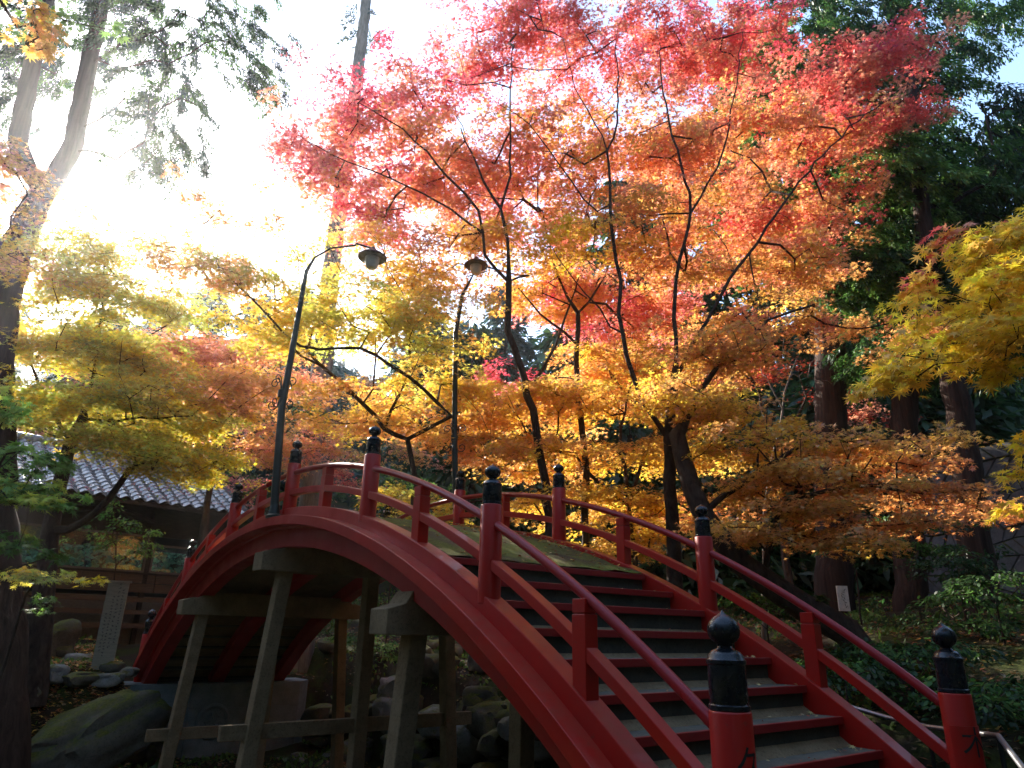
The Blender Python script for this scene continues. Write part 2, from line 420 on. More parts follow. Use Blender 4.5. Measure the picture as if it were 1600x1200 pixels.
for s in (-1, 1):
    X = 1.409*s
    for i, y in enumerate(PY):
        end = i in (0, 6)
        r = 0.112 if end else 0.093
        zt = ztop(i); zb = arc(RT-0.70, y)-(0.5 if end else 0.02)
        m = MB()
        m.lathe([(r, zb-zt), (r, -0.012), (r-0.004, -0.004), (r-0.012, 0)], (X, y, zt), 32)
        p = m.build('rail_post', RED, bridge, smooth=True, origin=(X, y, zt))
        m = MB(); giboshi(m, (X, y, zt-0.002), 1.25 if end else 1.0, 1.46 if end else 1.02)
        m.build('onion_cap', BLACK, p, smooth=True)
        if i < 6:
            y0, y1 = y+r*0.93, PY[i+1]-0.088
            pts = [arcpt(X, RT-0.133, y0+(y1-y0)*k/14) for k in range(15)]
            m = MB(); m.tube(pts, 0.037, 16); m.build('handrail', REDR, bridge, smooth=True)
            m = MB()
            ta = math.asin((y0-0.02-YC)/(RT-0.42)); tb = math.asin((y1+0.02-YC)/(RT-0.42))
            sweep(m, X-0.052, X+0.052, RT-0.462, RT-0.385, ta, tb, 16); m.build('middle_rail', RED, bridge, bevel=0.006)
            ym = (y+PY[i+1])/2
            zr = arc(RT-0.133, ym); z0 = arc(RT-0.70, ym)
            m = MB(); m.box(X-0.058, X+0.058, ym-0.065, ym+0.065, z0, zr-0.13)
            m.box(X-0.05, X+0.05, ym-0.057, ym+0.057, zr-0.13, zr-0.122)
            m.box(X-0.056, X+0.056, ym-0.062, ym+0.062, zr-0.122, zr-0.03)
            m.build('short_post', RED, bridge, bevel=0.005)
# raised name plates and written characters on the near end posts
def jtext(ch, size, mat, name, parent, centre, nrm, depth=0.0015, curve_r=None, axisxy=None):
    cu = bpy.data.curves.new(name, 'FONT'); cu.body = ch; cu.size = size; cu.align_x = 'CENTER'; cu.align_y = 'CENTER'
    tmp = bpy.data.objects.new(name, cu); COL.objects.link(tmp)
    bpy.context.view_layer.update()
    dg = bpy.context.evaluated_depsgraph_get()
    me = bpy.data.meshes.new_from_object(tmp.evaluated_get(dg)); bpy.data.objects.remove(tmp)
    bm = bmesh.new(); bm.from_mesh(me)
    for e_ in range(2):
        bmesh.ops.subdivide_edges(bm, edges=[e for e in bm.edges if e.calc_length() > size*0.08], cuts=1)
    nrm = Vector(nrm).normalized(); side = Vector((0, 0, 1)).cross(nrm).normalized()
    for v in bm.verts:
        u, vv = v.co.x, v.co.y
        if curve_r:
            a0 = math.atan2(nrm.y, nrm.x); a = a0+u/curve_r
            v.co = Vector((axisxy[0]+math.cos(a)*curve_r, axisxy[1]+math.sin(a)*curve_r, centre[2]+vv))
        else:
            v.co = Vector(centre)+side*u+Vector((0, 0, 1))*vv
    bm.to_mesh(me); bm.free(); me.materials.clear(); me.materials.append(mat)
    o = bpy.data.objects.new(name, me); COL.objects.link(o); attach(o, parent); return o
ends = [o for o in bridge.children if o.name.startswith('rail_post') and abs(wloc(o).y-0.119) < 0.01]
for o in ends:
    x = wloc(o).x
    # curved plate wrapped on the post, facing the approach side
    a0 = R_(-112 if x > 0 else -72); rr = 0.119; m = MB(); n = 20; half = R_(82)
    for k in range(n+1):
        a = a0-half+2*half*k/n
        for r, z in ((0.110, 1.02), (rr, 1.02), (rr, 1.62), (0.110, 1.62)): m.v.append((x+math.cos(a)*r, 0.119+math.sin(a)*r, z))
    for k in range(n):
        for i in range(4):
            j = (i+1) % 4; b_ = 4*k; m.f.append((b_+i, b_+j, b_+4+j, b_+4+i))
    m.f.append((0, 1, 2, 3)); m.f.append((4*n+3, 4*n+2, 4*n+1, 4*n))
    if x > 0: m.build('name_plate', RED, o)
    aa = R_(-112 if x > 0 else -92); rt = 0.1205 if x > 0 else 0.1135
    jtext('木' if x > 0 else '久', 0.22 if x > 0 else 0.19, INK, 'painted_character', o, (0, 0, 1.50 if x > 0 else 1.58), (math.cos(aa), math.sin(aa), 0), curve_r=rt, axisxy=(x, 0.119))
# concrete trestles
for (yf, zb, zt, ztie, side_h) in ((3.49, 2.165, 2.39, 0.62, 0.30), (7.11, 2.92, 3.16, 0.87, 0.32), (10.90, 2.38, 2.62, 0.42, 0.44)):
    y0, y1 = yf, yf+0.34
    zz = max(arc(10.87, yf), arc(10.87, yf+0.34))+0.05
    poly = [(-1.70, zb), (1.70, zb), (1.70, zt), (1.52, zt+0.05), (1.45, zz-0.10), (1.30, zz), (-1.30, zz), (-1.45, zz-0.10), (-1.52, zt+0.05), (-1.70, zt)]
    m = MB(); m.prism(poly, y0, y1, lambda u, v, w_: (u, w_, v)); cap_ = m.build('trestle_cap', CONC, bridge, bevel=0.01)
    for sx_ in (-1, 0, 1):
        xt = 1.31*sx_; zg = -0.45; xb = xt+sx_*0.078*(zb-zg)
        m = MB(); h = 0.092; ya, yb = yf+0.07, yf+0.27
        P = []
        for (xx, z) in ((xb, zg), (xt, zb+0.02)):
            P += [(xx-h, ya, z), (xx+h, ya, z), (xx+h, yb, z), (xx-h, yb, z)]
        m.quadbox(P); m.build('trestle_leg', CONC, cap_, bevel=0.014)
    m = MB(); m.box(-1.87, 1.87, yf+0.125, yf+0.215, ztie, ztie+0.18); tie = m.build('tie_beam', CONC, cap_, bevel=0.006)
# abutments
ab = thing('stone_abutment', 'pale grey block abutment with a round carved medallion under the far bridge end', 'abutment', (0, 14.5, 0))
for k, (z0, z1) in enumerate(((-0.5, 0.10), (0.104, 0.60), (0.604, 1.085))):
    for j in range(3):
        xa = -1.72+3.44*j/3; xb = xa+3.44/3-0.005
        m = MB()
        if j == 0: poly = [(xa, 13.75), (xb, 13.75), (xb, 16.2), (xa-0.32, 16.2), (xa-0.32, 14.10)]
        elif j == 2: poly = [(xa, 13.75), (xb, 13.75), (xb+0.32, 14.10), (xb+0.32, 16.2), (xa, 16.2)]
        else: poly = [(xa, 13.75), (xb, 13.75), (xb, 16.2), (xa, 16.2)]
        m.prism(poly, z0, z1, lambda u, v, w_: (u, v, w_)); m.build('abutment_block', ABUT, ab, bevel=0.006)
m = MB(); n = 40
def ringpt(r, a, y): return (-0.07+r*math.cos(a), y, 0.36+r*math.sin(a))
prof = [(0.0, 13.742), (0.25, 13.742), (0.255, 13.72), (0.30, 13.70), (0.335, 13.72), (0.345, 13.752)]
for r, y in prof:
    for i in range(n): m.v.append(ringpt(max(r, 0.001), 2*math.pi*i/n, y))
for k in range(len(prof)-1):
    for i in range(n):
        j = (i+1) % n; m.f.append((k*n+i, (k+1)*n+i, (k+1)*n+j, k*n+j))
md = m.build('round_medallion', ABUT, ab, smooth=True)
m = MB()
for k in range(5):
    a = k*2*math.pi/5+0.3
    m.tube([(-0.07+0.05*math.cos(a), 13.738, 0.36+0.05*math.sin(a)), (-0.07+0.17*math.cos(a+0.3), 13.73, 0.36+0.17*math.sin(a+0.3)), (-0.07+0.13*math.cos(a+0.8), 13.738, 0.36+0.13*math.sin(a+0.8))], 0.018, 6)
m.build('carved_relief', ABUT, md, smooth=True)
nb = thing('stone_abutment', 'grey block abutment under the near end of the bridge steps', 'abutment', (0, -0.4, 0))
m = MB(); m.box(-1.75, 1.75, -2.2, 0.95, -0.6, 0.78); m.build('abutment_block', ABUT, nb, bevel=0.01)
# near landing slab
lp = thing('landing_slab', 'concrete landing at the foot of the red bridge steps', 'landing', (0, -1, 0.7))
m = MB(); m.box(-1.7, 1.7, -2.4, 0.15, 0.782, 0.86); m.build('landing_paving', TREAD, lp)

# ------------------------------------------------------------------ lamp posts
def lamp(base, pts_px, D, scroll_px, head_px, label, rodpx=None):
    b0 = np.array(base); t = thing('lamp_post', label, 'lamp post', tuple(b0))
    P = [b0]+[at(x, y, D) for x, y in pts_px]
    def along(k): return P[k]
    m = MB(); nn = len(P)
    m.tube(P, [0.058, 0.052, 0.045, 0.034]+[0.016]*(nn-4), 10); pole = m.build('pole', IRON, t, smooth=True)
    m = MB(); c = P[1]*0.0+b0
    m.lathe([(0.11, 0), (0.11, 0.03), (0.075, 0.06), (0.065, 0.16), (0.05, 0.2)], tuple(b0), 16); m.build('pole_foot', IRON, t, smooth=True)
    for (sxp, syp) in scroll_px:
        c = at(sxp, syp, D); m = MB()
        m.tube([c+(0, 0, -0.05), c+(0, 0, 0.05)], 0.062, 10)
        for ang in (0, math.pi/2, math.pi, 1.5*math.pi):
            a = ang+0.65; dx = np.array([math.cos(a), math.sin(a), 0])
            for up_ in (1, -1):
                sp = []
                for k in range(26):
                    th = k/25*2*math.pi*1.35; r = 0.085*(1-k/25*0.78)
                    sp.append(c+dx*(0.14+r*math.cos(math.pi+th))+np.array([0, 0, up_*(0.17+r*math.sin(th))]))
                m.tube([c+np.array([0, 0, -0.04*up_])]+sp, 0.0085, 5)
        m.build('iron_scroll', IRON, t, smooth=True)
    hd = at(*head_px, D); m = MB()
    m.lathe([(0.225, -0.05), (0.23, -0.035), (0.17, 0.02), (0.09, 0.07), (0.06, 0.10), (0.03, 0.14), (0.01, 0.16)], tuple(hd), 24); m.build('lamp_hood', LAMPH, t, smooth=True)
    m = MB(); m.lathe([(0.06, -0.23), (0.085, -0.21), (0.11, -0.12), (0.115, -0.052)], tuple(hd), 24); m.build('lamp_glass', LAMPG, t, smooth=True)
    m = MB(); m.tube([P[-1], P[-1]+(0, 0, 0.03), hd+(0, 0, 0.12)], 0.016, 8); m.build('swan_neck', IRON, t, smooth=True)
    if rodpx:
        a_, b_ = [at(x, y, D) for x, y in rodpx]; m = MB(); m.tube([a_, b_], 0.016, 8); m.build('cross_bar', IRON, t)
    return t
def hdist(P): return (np.array(P)-CAM) @ HD
B1 = (-1.585, 7.22, arc(11.245, 7.22)); D1 = hdist(B1)
lamp(B1, [(440, 640), (458, 540), (478, 425), (492, 402), (517, 388), (556, 383)], D1, [(441, 615)], (582, 399),
     'tall dark iron lamp post with scrolls on the near side of the bridge crest')
B2 = (1.585, 7.45, arc(11.245, 7.45)); D2 = hdist(B2)
lamp(B2, [(710, 680), (712, 520), (722, 462), (738, 432), (742, 420)], D2, [(710, 685)], (744, 412),
     'slim dark lamp post beyond the far railing with a mushroom-shaped hood among orange leaves', ((706, 545), (744, 546)))

# ------------------------------------------------------------------ building with tiled roof
bA = at(95, 772, 17.3); bB = at(350, 805, 20.3); zE = (bA[2]+bB[2])/2
ex = np.array([bB[0]-bA[0], bB[1]-bA[1], 0]); LW = np.linalg.norm(ex); ex /= LW
ey = np.array([-ex[1], ex[0], 0]);  # towards the back
if ey @ HD < 0: ey = -ey
ez = np.array([0, 0, 1.0]); O = np.array([bA[0], bA[1], 0.0])
def bl(u, v, z): return O+ex*u+ey*v+ez*z
house = thing('tiled_house', 'dark timber house with curved grey roof tiles and glass windows behind the left bridge end', 'house', tuple(bl(2, 3, 1.9)))
def hbox(mb, u0, u1, v0, v1, z0, z1):
    mb.quadbox([bl(u0, v0, z0), bl(u1, v0, z0), bl(u1, v1, z0), bl(u0, v1, z0), bl(u0, v0, z1), bl(u1, v0, z1), bl(u1, v1, z1), bl(u0, v1, z1)])
UL, UR = -3.8, LW+0.9
VW = 0.9                              # wall set back under the eave
slope = R_(27); ROOFD = 4.0
def onwall(px, py):
    d = ray(px, py); P0 = bl(0, VW, 0); t = ((P0-CAM) @ ey)/(d @ ey); q = CAM+d*t; return (q-O) @ ex, q[2]
uw = [onwall(74, 860)[0], onwall(230, 865)[0], onwall(238, 865)[0], onwall(307, 870)[0]]
zs = onwall(150, 890)[1]; zh = onwall(150, 828)[1]; zh2 = onwall(270, 853)[1]; zs2 = onwall(270, 892)[1]
zbase = 1.5
m = MB(); hbox(m, UL+0.3, UR-0.3, VW+0.12, VW+0.2, zh+0.0, zE+0.25)     # upper wall
up = m.build('upper_wall', DWOOD, house)
m = MB(); hbox(m, UL+0.3, UR-0.3, VW+0.06, VW+0.2, zbase-0.3, zs-0.62); m.build('base_wall', PLAST, house)
nb_ = 9
for k in range(nb_):                  # boards under the windows
    for r_, (za, zb) in enumerate(((zs-0.27, zs-0.05), (zs-0.52, zs-0.29))):
        u0 = UL+0.3+(UR-UL-0.6)*k/nb_; u1 = u0+(UR-UL-0.6)/nb_-0.02
        m = MB(); hbox(m, u0, u1, VW-0.02-0.01*r_, VW+0.06, za, zb); m.build('wall_board', BWOOD, house)
for z in (zs-0.66, zs-0.98, zs-1.32):
    m = MB(); hbox(m, UL+0.3, UR-0.3, VW-0.32, VW-0.2, z-0.12, z); m.build('rail_beam', BWOOD, house)
m = MB(); hbox(m, UL+0.3, UR-0.3, VW-0.05, VW+0.1, zs-0.05, zs+0.0); m.build('window_sill', DWOOD, house)
wins = [(UL+0.5, uw[0]-0.1, zs, zh), (uw[0], uw[1], zs, zh), (uw[2], uw[3], zs+0.002, zh2), (uw[3]+0.12, UR-0.42, zs, zh2)]
for (u0, u1, z0, z1) in wins:
    if u1-u0 < 0.3: continue
    m = MB(); f_ = 0.055
    hbox(m, u0, u1, VW, VW+0.08, z0, z0+f_); hbox(m, u0, u1, VW, VW+0.08, z1-f_, z1)
    hbox(m, u0, u0+f_, VW, VW+0.08, z0+f_, z1-f_); hbox(m, u1-f_, u1, VW, VW+0.08, z0+f_, z1-f_)
    fr = m.build('window_frame', PLAST, house)
    m = MB(); hbox(m, u0+f_, u1-f_, VW+0.035, VW+0.045, z0+f_, z1-f_); m.build('window_pane', GLASS, fr)
    m = MB(); hbox(m, u1+0.001, u1+0.12, VW-0.02, VW+0.12, zbase, zE); m.build('wall_post', DWOOD, house)
m = MB(); hbox(m, UL+0.3, UR-0.3, VW+2.6, VW+2.7, zbase, zs-0.02); hbox(m, UL+0.3, UR-0.3, VW+2.6, VW+2.7, zh2+0.05, zE+0.9); m.build('rear_wall', INNER, house)['kind'] = 'stuff'
m = MB(); hbox(m, UL+0.3, UR-0.3, VW+0.25, VW+2.6, zbase+0.2, zbase+0.3); m.build('inner_floor', INNER, house)
# curved porch beams and brackets under the eave
m = MB()
pts = [bl(u, VW-0.15, zh+0.32+0.26*math.sin(math.pi*(u-uw[0])/(uw[1]-uw[0]))) for u in np.linspace(uw[0], uw[1], 14)]
m.tube(pts, 0.07, 8); m.build('curved_beam', DWOOD, house, smooth=True)
for k in range(20):
    u = UL+0.3+k*0.55; m = MB(); c0 = bl(u, -0.02, zE-0.02); c1 = bl(u, VW+0.3, zE+0.42); m.tube([c0, c1], 0.04, 4); m.build('rafter', DWOOD, house)
m = MB(); hbox(m, UL, UR, 0.0, 0.05, zE-0.02, zE+0.05); m.build('eave_board', DWOOD, house)
# roof: deck + individual pan tiles
def rp(u, s_, h): return bl(u, s_*math.cos(slope)+h*-math.sin(slope), zE+0.08+s_*math.sin(slope)+h*math.cos(slope))
m = MB(); m.quadbox([rp(UL, 0, 0), rp(UR, 0, 0), rp(UR, ROOFD, 0), rp(UL, ROOFD, 0), rp(UL, 0, 0.03), rp(UR, 0, 0.03), rp(UR, ROOFD, 0.03), rp(UL, ROOFD, 0.03)])
roof = m.build('roof', DWOOD, house)
TW, TH = 0.33, 0.26
def tile_mesh():
    me = MB(); n = 8
    prof = [(i/n*TW, 0.045*math.cos(2*math.pi*(i/n-0.12))+0.0) for i in range(n+1)]
    loc = lambda u, s_, h: tuple(ex*u+ey*(s_*math.cos(slope)-h*math.sin(slope))+ez*(s_*math.sin(slope)+h*math.cos(slope)))
    for (s_, dz) in ((-0.03, 0.075), (TH, 0.05)):
        for u, h in prof: me.v.append(loc(u, s_, h+dz))
        for u, h in prof: me.v.append(loc(u, s_, h+dz-0.02))
    N = n+1
    for i in range(n):
        me.f += [(i, i+1, 2*N+i+1, 2*N+i), (i, N+i, N+i+1, i+1)]
    return me
tm = tile_mesh().mesh('roof_tile', TILE, True)
nc = int((UR-UL)/TW); nr = int(ROOFD/TH); rest = MB(); cnt = 0
tvis = [(c, r) for c in range(nc) for r in range(nr)]
tvis.sort(key=lambda q: abs(UL+q[0]*TW-2.0)*1.0+q[1]*0.02)
for c, r in tvis:
    p = rp(UL+c*TW, r*TH, 0.0)+np.array([rng.normal(0, 0.004), rng.normal(0, 0.004), rng.normal(0, 0.004)])
    if cnt < 290:
        o = bpy.data.objects.new('roof_tile', tm); COL.objects.link(o); o.location = p; attach(o, roof); cnt += 1
    else:
        b_ = len(rest.v); rest.v += [tuple(p+np.array(v.co)) for v in tm.vertices]; rest.f += [tuple(b_+i for i in f.vertices) for f in tm.polygons]
o = rest.build('roof_tiles', TILE, house, smooth=True); o['kind'] = 'stuff'
m = MB()
for k in range(40):
    u = UL+k*(UR-UL)/40; c = rp(u, ROOFD+0.05, 0.12); m.tube([c, c+ex*((UR-UL)/40-0.01)], 0.11, 10)
m.build('ridge_tiles', TILE, house, smooth=True)['kind'] = 'stuff'
m = MB(); m.quadbox([rp(UL, ROOFD, -0.6), rp(UR, ROOFD, -0.6), rp(UR, ROOFD+0.2, -0.6), rp(UL, ROOFD+0.2, -0.6), rp(UL, ROOFD, 0.1), rp(UR, ROOFD, 0.1), rp(UR, ROOFD+0.2, 0.1), rp(UL, ROOFD+0.2, 0.1)]); m.build('ridge_base', PLAST, house)

# ------------------------------------------------------------------ signs
P0 = at(163, 1025, 14.4); zt_ = at(176, 910, 14.4)
sg = thing('notice_board', 'upright pale wooden board with columns of faded black handwriting beside the house', 'sign', tuple(P0))
ax = np.cross(HD, ez); ax = ax/np.linalg.norm(ax); ax = ax*math.cos(0.25)+HD*math.sin(0.25); an = np.cross(ax, ez)
if an @ HD > 0: an = -an
hh = (zt_[2]-P0[2])+0.25
m = MB(); m.obox(P0+ez*(hh/2-0.25), ax, an, ez, 0.19, 0.022, hh/2); bd = m.build('sign_board', SIGNW, sg, bevel=0.006)
m = MB(); m.obox(P0+ez*(hh-0.235)+an*0.0, ax, an, ez, 0.22, 0.05, 0.018); m.build('sign_cap', SIGNW, sg)
m = MB()
for ci, (cx, z0, z1, s_) in enumerate(((0.12, 0.25, 0.88, 0.022), (0.04, 0.2, 0.95, 0.03), (-0.04, 0.1, 0.8, 0.022), (-0.11, 0.15, 0.6, 0.026))):
    z = z1
    while z > z0:
        for k in range(4):               # brush dabs, illegible as in the photo
            a = rng.uniform(0, math.pi); d1 = ax*math.cos(a)+ez*math.sin(a)
            c = P0+ax*(cx+rng.uniform(-s_, s_)*0.6)+ez*(z*hh-0.2+rng.uniform(-s_, s_)*0.5)+an*0.0245
            m.obox(c, d1, np.cross(an, d1), an, s_*rng.uniform(0.3, 0.7), 0.0035, 0.0012)
        z -= s_*2.6/hh
m.build('handwriting', FADED, bd)['kind'] = 'stuff'
P1 = at(1318, 975, 12.5); s2 = thing('notice_sign', 'small white notice on a post beyond the dark leaning trunk', 'sign', tuple(P1))
ax2 = np.cross(HD, ez); an2 = -HD
ptop = at(1320, 920, 12.5)
m = MB(); m.obox((P1+ptop)/2+ez*0.13, ax2, an2, ez, 0.095, 0.015, 0.21); bd2 = m.build('notice_panel', WHITE, s2)
m = MB(); m.obox(P1-ez*0.25+HD*0.03, ax2, an2, ez, 0.03, 0.03, 0.65); m.build('sign_post', DWOOD, s2)
m = MB()
for k in range(9):
    a = rng.uniform(0, math.pi); c = (P1+ptop)/2+ez*(0.27-k*0.035)+ax2*rng.uniform(-0.04, 0.04)+an2*0.017
    m.obox(c, ax2*math.cos(a)+ez*math.sin(a), np.cross(an2, ax2*math.cos(a)+ez*math.sin(a)), an2, 0.022, 0.004, 0.001)
m.build('printed_marks', INK, bd2)

# pipe rail beside the path on the right
A_ = at(1300, 1096, 7.3); B_ = at(1385, 1121, 6.9); C_ = at(1450, 1136, 6.4); D_ = at(1560, 1150, 5.6); E_ = at(1610, 1215, 5.0)
pr_ = thing('pipe_railing', 'low grey metal pipe railing beside the path right of the bridge', 'railing', tuple(B_))
m = MB(); m.tube([A_, B_, C_, D_, E_], 0.021, 10); m.build('top_pipe', PIPE, pr_, smooth=True)
for q in (A_, (B_+A_)/2+(0, 0, -0.004), C_, D_):
    m = MB(); m.tube([q+(0, 0, -0.02), (q[0], q[1], hz(q[0], q[1])-0.1)], 0.018, 8); m.build('pipe_leg', IRON, pr_, smooth=True)

# ------------------------------------------------------------------ foliage engine
def template(kind):
    if kind == 'maple5':     # five-lobed star leaf, unit length about 1
        a = []
        lob = [(-128, 0.42), (-100, 0.20), (-72, 0.78), (-48, 0.28), (-30, 0.92)][:0]
        pts = [(180, 0.10), (-140, 0.38), (-112, 0.16), (-80, 0.74), (-55, 0.26), (-38, 0.90), (-20, 0.30), (0, 1.0), (20, 0.30), (38, 0.90), (55, 0.26), (80, 0.74), (112, 0.16), (140, 0.38)]
        return np.array([(r*math.cos(R_(t)), r*math.sin(R_(t)), -0.10*r*abs(math.sin(R_(t)))*r) for t, r in pts])
    if kind == 'maple3':
        pts = [(180, 0.12), (-95, 0.66), (-55, 0.24), (-34, 0.88), (-14, 0.30), (0, 1.0), (14, 0.30), (34, 0.88), (55, 0.24), (95, 0.66)]
        return np.array([(r*math.cos(R_(t)), r*math.sin(R_(t)), -0.12*r*abs(math.sin(R_(t)))*r) for t, r in pts])
    if kind == 'star':       # cheap three-lobed
        pts = [(180, 0.15), (-62, 0.80), (-25, 0.32), (0, 1.0), (25, 0.32), (62, 0.80)]
        return np.array([(r*math.cos(R_(t)), r*math.sin(R_(t)), -0.1*r*abs(math.sin(R_(t)))) for t, r in pts])
    if kind == 'needle': return np.array([(0, -0.10, 0), (0.5, -0.16, 0.02), (1, 0, -0.05), (0.5, 0.16, 0.02)])[[0, 1, 2, 3]]
    if kind == 'oval': return np.array([(0, 0, 0), (0.35, -0.24, 0.03), (0.8, -0.16, 0.0), (1, 0, -0.04), (0.8, 0.16, 0.0), (0.35, 0.24, 0.03)])
def leaf_mesh(name, kind, P, D, N, S, C, mat):
    """one n-gon per leaf: P base, D direction, N normal, S size, C colour"""
    T = template(kind); k = len(T); n = len(P)
    D = D/np.linalg.norm(D, axis=1, keepdims=True)
    Sd = np.cross(N, D); Sd /= (np.linalg.norm(Sd, axis=1, keepdims=True)+1e-9); N2 = np.cross(D, Sd)
    V = P[:, None, :]+S[:, None, None]*(T[None, :, 0, None]*D[:, None, :]+T[None, :, 1, None]*Sd[:, None, :]+T[None, :, 2, None]*N2[:, None, :])
    me = bpy.data.meshes.new(name); me.vertices.add(n*k); me.vertices.foreach_set('co', V.reshape(-1).astype(np.float32))
    me.loops.add(n*k); me.loops.foreach_set('vertex_index', np.arange(n*k, dtype=np.int32))
    me.polygons.add(n); me.polygons.foreach_set('loop_start', np.arange(0, n*k, k, dtype=np.int32))
    me.polygons.foreach_set('loop_total', np.full(n, k, dtype=np.int32)); me.update(calc_edges=True)
    at_ = me.attributes.new('tint', 'FLOAT_COLOR', 'FACE')
    cc = np.c_[np.clip(C, 0.004, 0.95), np.ones(n)]; at_.data.foreach_set('color', cc.reshape(-1).astype(np.float32))
    me.materials.append(mat); return me
def linkmesh(name, me, parent=None):
    o = bpy.data.objects.new(name, me); COL.objects.link(o)
    if parent is not None: attach(o, parent)
    return o
PAL = dict(
 red=(0.74, 0.125, 0.105), crimson=(0.68, 0.09, 0.14), pink=(0.84, 0.26, 0.25), coral=(0.84, 0.34, 0.20), orange=(0.84, 0.42, 0.13), amber=(0.82, 0.48, 0.10),
 gold=(0.88, 0.58, 0.07), yellow=(0.95, 0.70, 0.05), olive=(0.70, 0.64, 0.11), lime=(0.58, 0.64, 0.11), green=(0.085, 0.19, 0.04), dgreen=(0.032, 0.075, 0.024),
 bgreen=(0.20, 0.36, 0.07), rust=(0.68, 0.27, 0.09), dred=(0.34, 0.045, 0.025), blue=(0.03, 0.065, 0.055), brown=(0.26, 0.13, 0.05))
def sprays(blobs, origin, per, R, leaf, flat=0.10, kind='maple'):
    """blobs: (px,py,D,rx_px,ry_px,rD,n,(colours)) -> spray centres; returns leaf arrays + centres"""
    Ps, Ds, Ns, Ss, Cs, cen = [], [], [], [], [], []
    for bl_ in blobs:
        px, py, D, rx, ry, rD, n, cols = bl_[:8]
        c0 = at(px, py, D); k = ppm(px, py, D)
        q = rng.normal(size=(n, 3)); q /= np.linalg.norm(q, axis=1, keepdims=True)
        q *= rng.uniform(0, 1, (n, 1))**0.42
        if kind != 'conifer' and n > 10:                  # sprays gather in flat layered pads with gaps between
            m0 = max(3, int(n/6.5)); own = rng.integers(0, m0, n); pad = q[:m0].copy()
            mr = np.array([0.62*k/max(rx, 1), 0.62/max(rD, 0.1), 0.06*k/max(ry, 1)])
            q = pad[own]+rng.normal(0, 0.62, (n, 3))*mr; q = np.clip(q, -1.35, 1.35)
        tilt = bl_[8] if len(bl_) > 8 else 0.0            # slope of the pad in the picture (px/px)
        c = c0+q[:, :1]*(rx/k)*R0+q[:, 1:2]*rD*HD+(q[:, 2:3]*(ry/k)-q[:, :1]*(rx/k)*tilt)*ez
        cen.append(c)
        cols = [PAL[x] for x in cols]; pick = rng.integers(0, len(cols), n)
        pc = np.array(cols)[pick]*rng.uniform(0.82, 1.15, (n, 1))
        out = c-np.array(origin); out[:, 2] = 0; on = np.linalg.norm(out, axis=1, keepdims=True); out = out/(on+1e-6)
        az = np.arctan2(out[:, 1], out[:, 0])+rng.normal(0, 0.5, n)
        m_ = per
        a = az[:, None]+rng.normal(0, 0.75, (n, m_)) if kind != 'conifer' else az[:, None]+rng.normal(0, 0.28, (n, m_))
        r = R*rng.uniform(0.05, 1, (n, m_))**0.7*rng.uniform(0.75, 1.2, (n, 1))
        z = rng.normal(0, flat, (n, m_))*R*(1.0 if kind != 'conifer' else 0.6)-0.28*r*r/R*(1 if kind != 'conifer' else 2.4)+0.05
        p = c[:, None, :]+np.stack([np.cos(a)*r, np.sin(a)*r, z], -1)-np.stack([np.cos(az)*R*0.35, np.sin(az)*R*0.35, 0*az], -1)[:, None, :]
        if kind == 'conifer':
            la = a+rng.normal(0, 0.7, (n, m_)); pit = rng.uniform(-1.25, -0.1, (n, m_))
        else:
            la = a+rng.normal(0, 0.8, (n, m_)); pit = rng.uniform(-0.95, 0.15, (n, m_))
        d = np.stack([np.cos(la)*np.cos(pit), np.sin(la)*np.cos(pit), np.sin(pit)], -1)
        nn = np.stack([rng.normal(0, 0.38, (n, m_)), rng.normal(0, 0.38, (n, m_)), np.ones((n, m_))], -1)
        s = leaf*rng.uniform(0.6, 1.15, (n, m_))
        col = pc[:, None, :]*rng.uniform(0.72, 1.22, (n, m_, 1))*(1+rng.normal(0, 0.06, (n, m_, 3)))
        Ps.append(p.reshape(-1, 3)); Ds.append(d.reshape(-1, 3)); Ns.append(nn.reshape(-1, 3)); Ss.append(s.reshape(-1)); Cs.append(col.reshape(-1, 3))
    return [np.concatenate(x) for x in (Ps, Ds, Ns, Ss, Cs)]+[np.concatenate(cen)]
def polyline(pts, step=0.3, wob=0.03):
    pts = [np.asarray(p, float) for p in pts]
    if len(pts) > 2:                   # catmull-rom
        q = [pts[0]*2-pts[1]]+pts+[pts[-1]*2-pts[-2]]; out = []
        for i in range(1, len(q)-2):
            L = np.linalg.norm(q[i+1]-q[i]); n = max(1, int(L/step))
            for k in range(n):
                t = k/n; out.append(0.5*((2*q[i])+(q[i+1]-q[i-1])*t+(2*q[i-1]-5*q[i]+4*q[i+1]-q[i+2])*t*t+(3*q[i]-q[i-1]-3*q[i+1]+q[i+2])*t**3))
        out.append(pts[-1])
    else:
        L = np.linalg.norm(pts[1]-pts[0]); n = max(1, int(L/step)); out = [pts[0]+(pts[1]-pts[0])*k/n for k in range(n+1)]
    return [p+(rng.normal(0, wob, 3) if 0 < i < len(out)-1 else 0) for i, p in enumerate(out)]
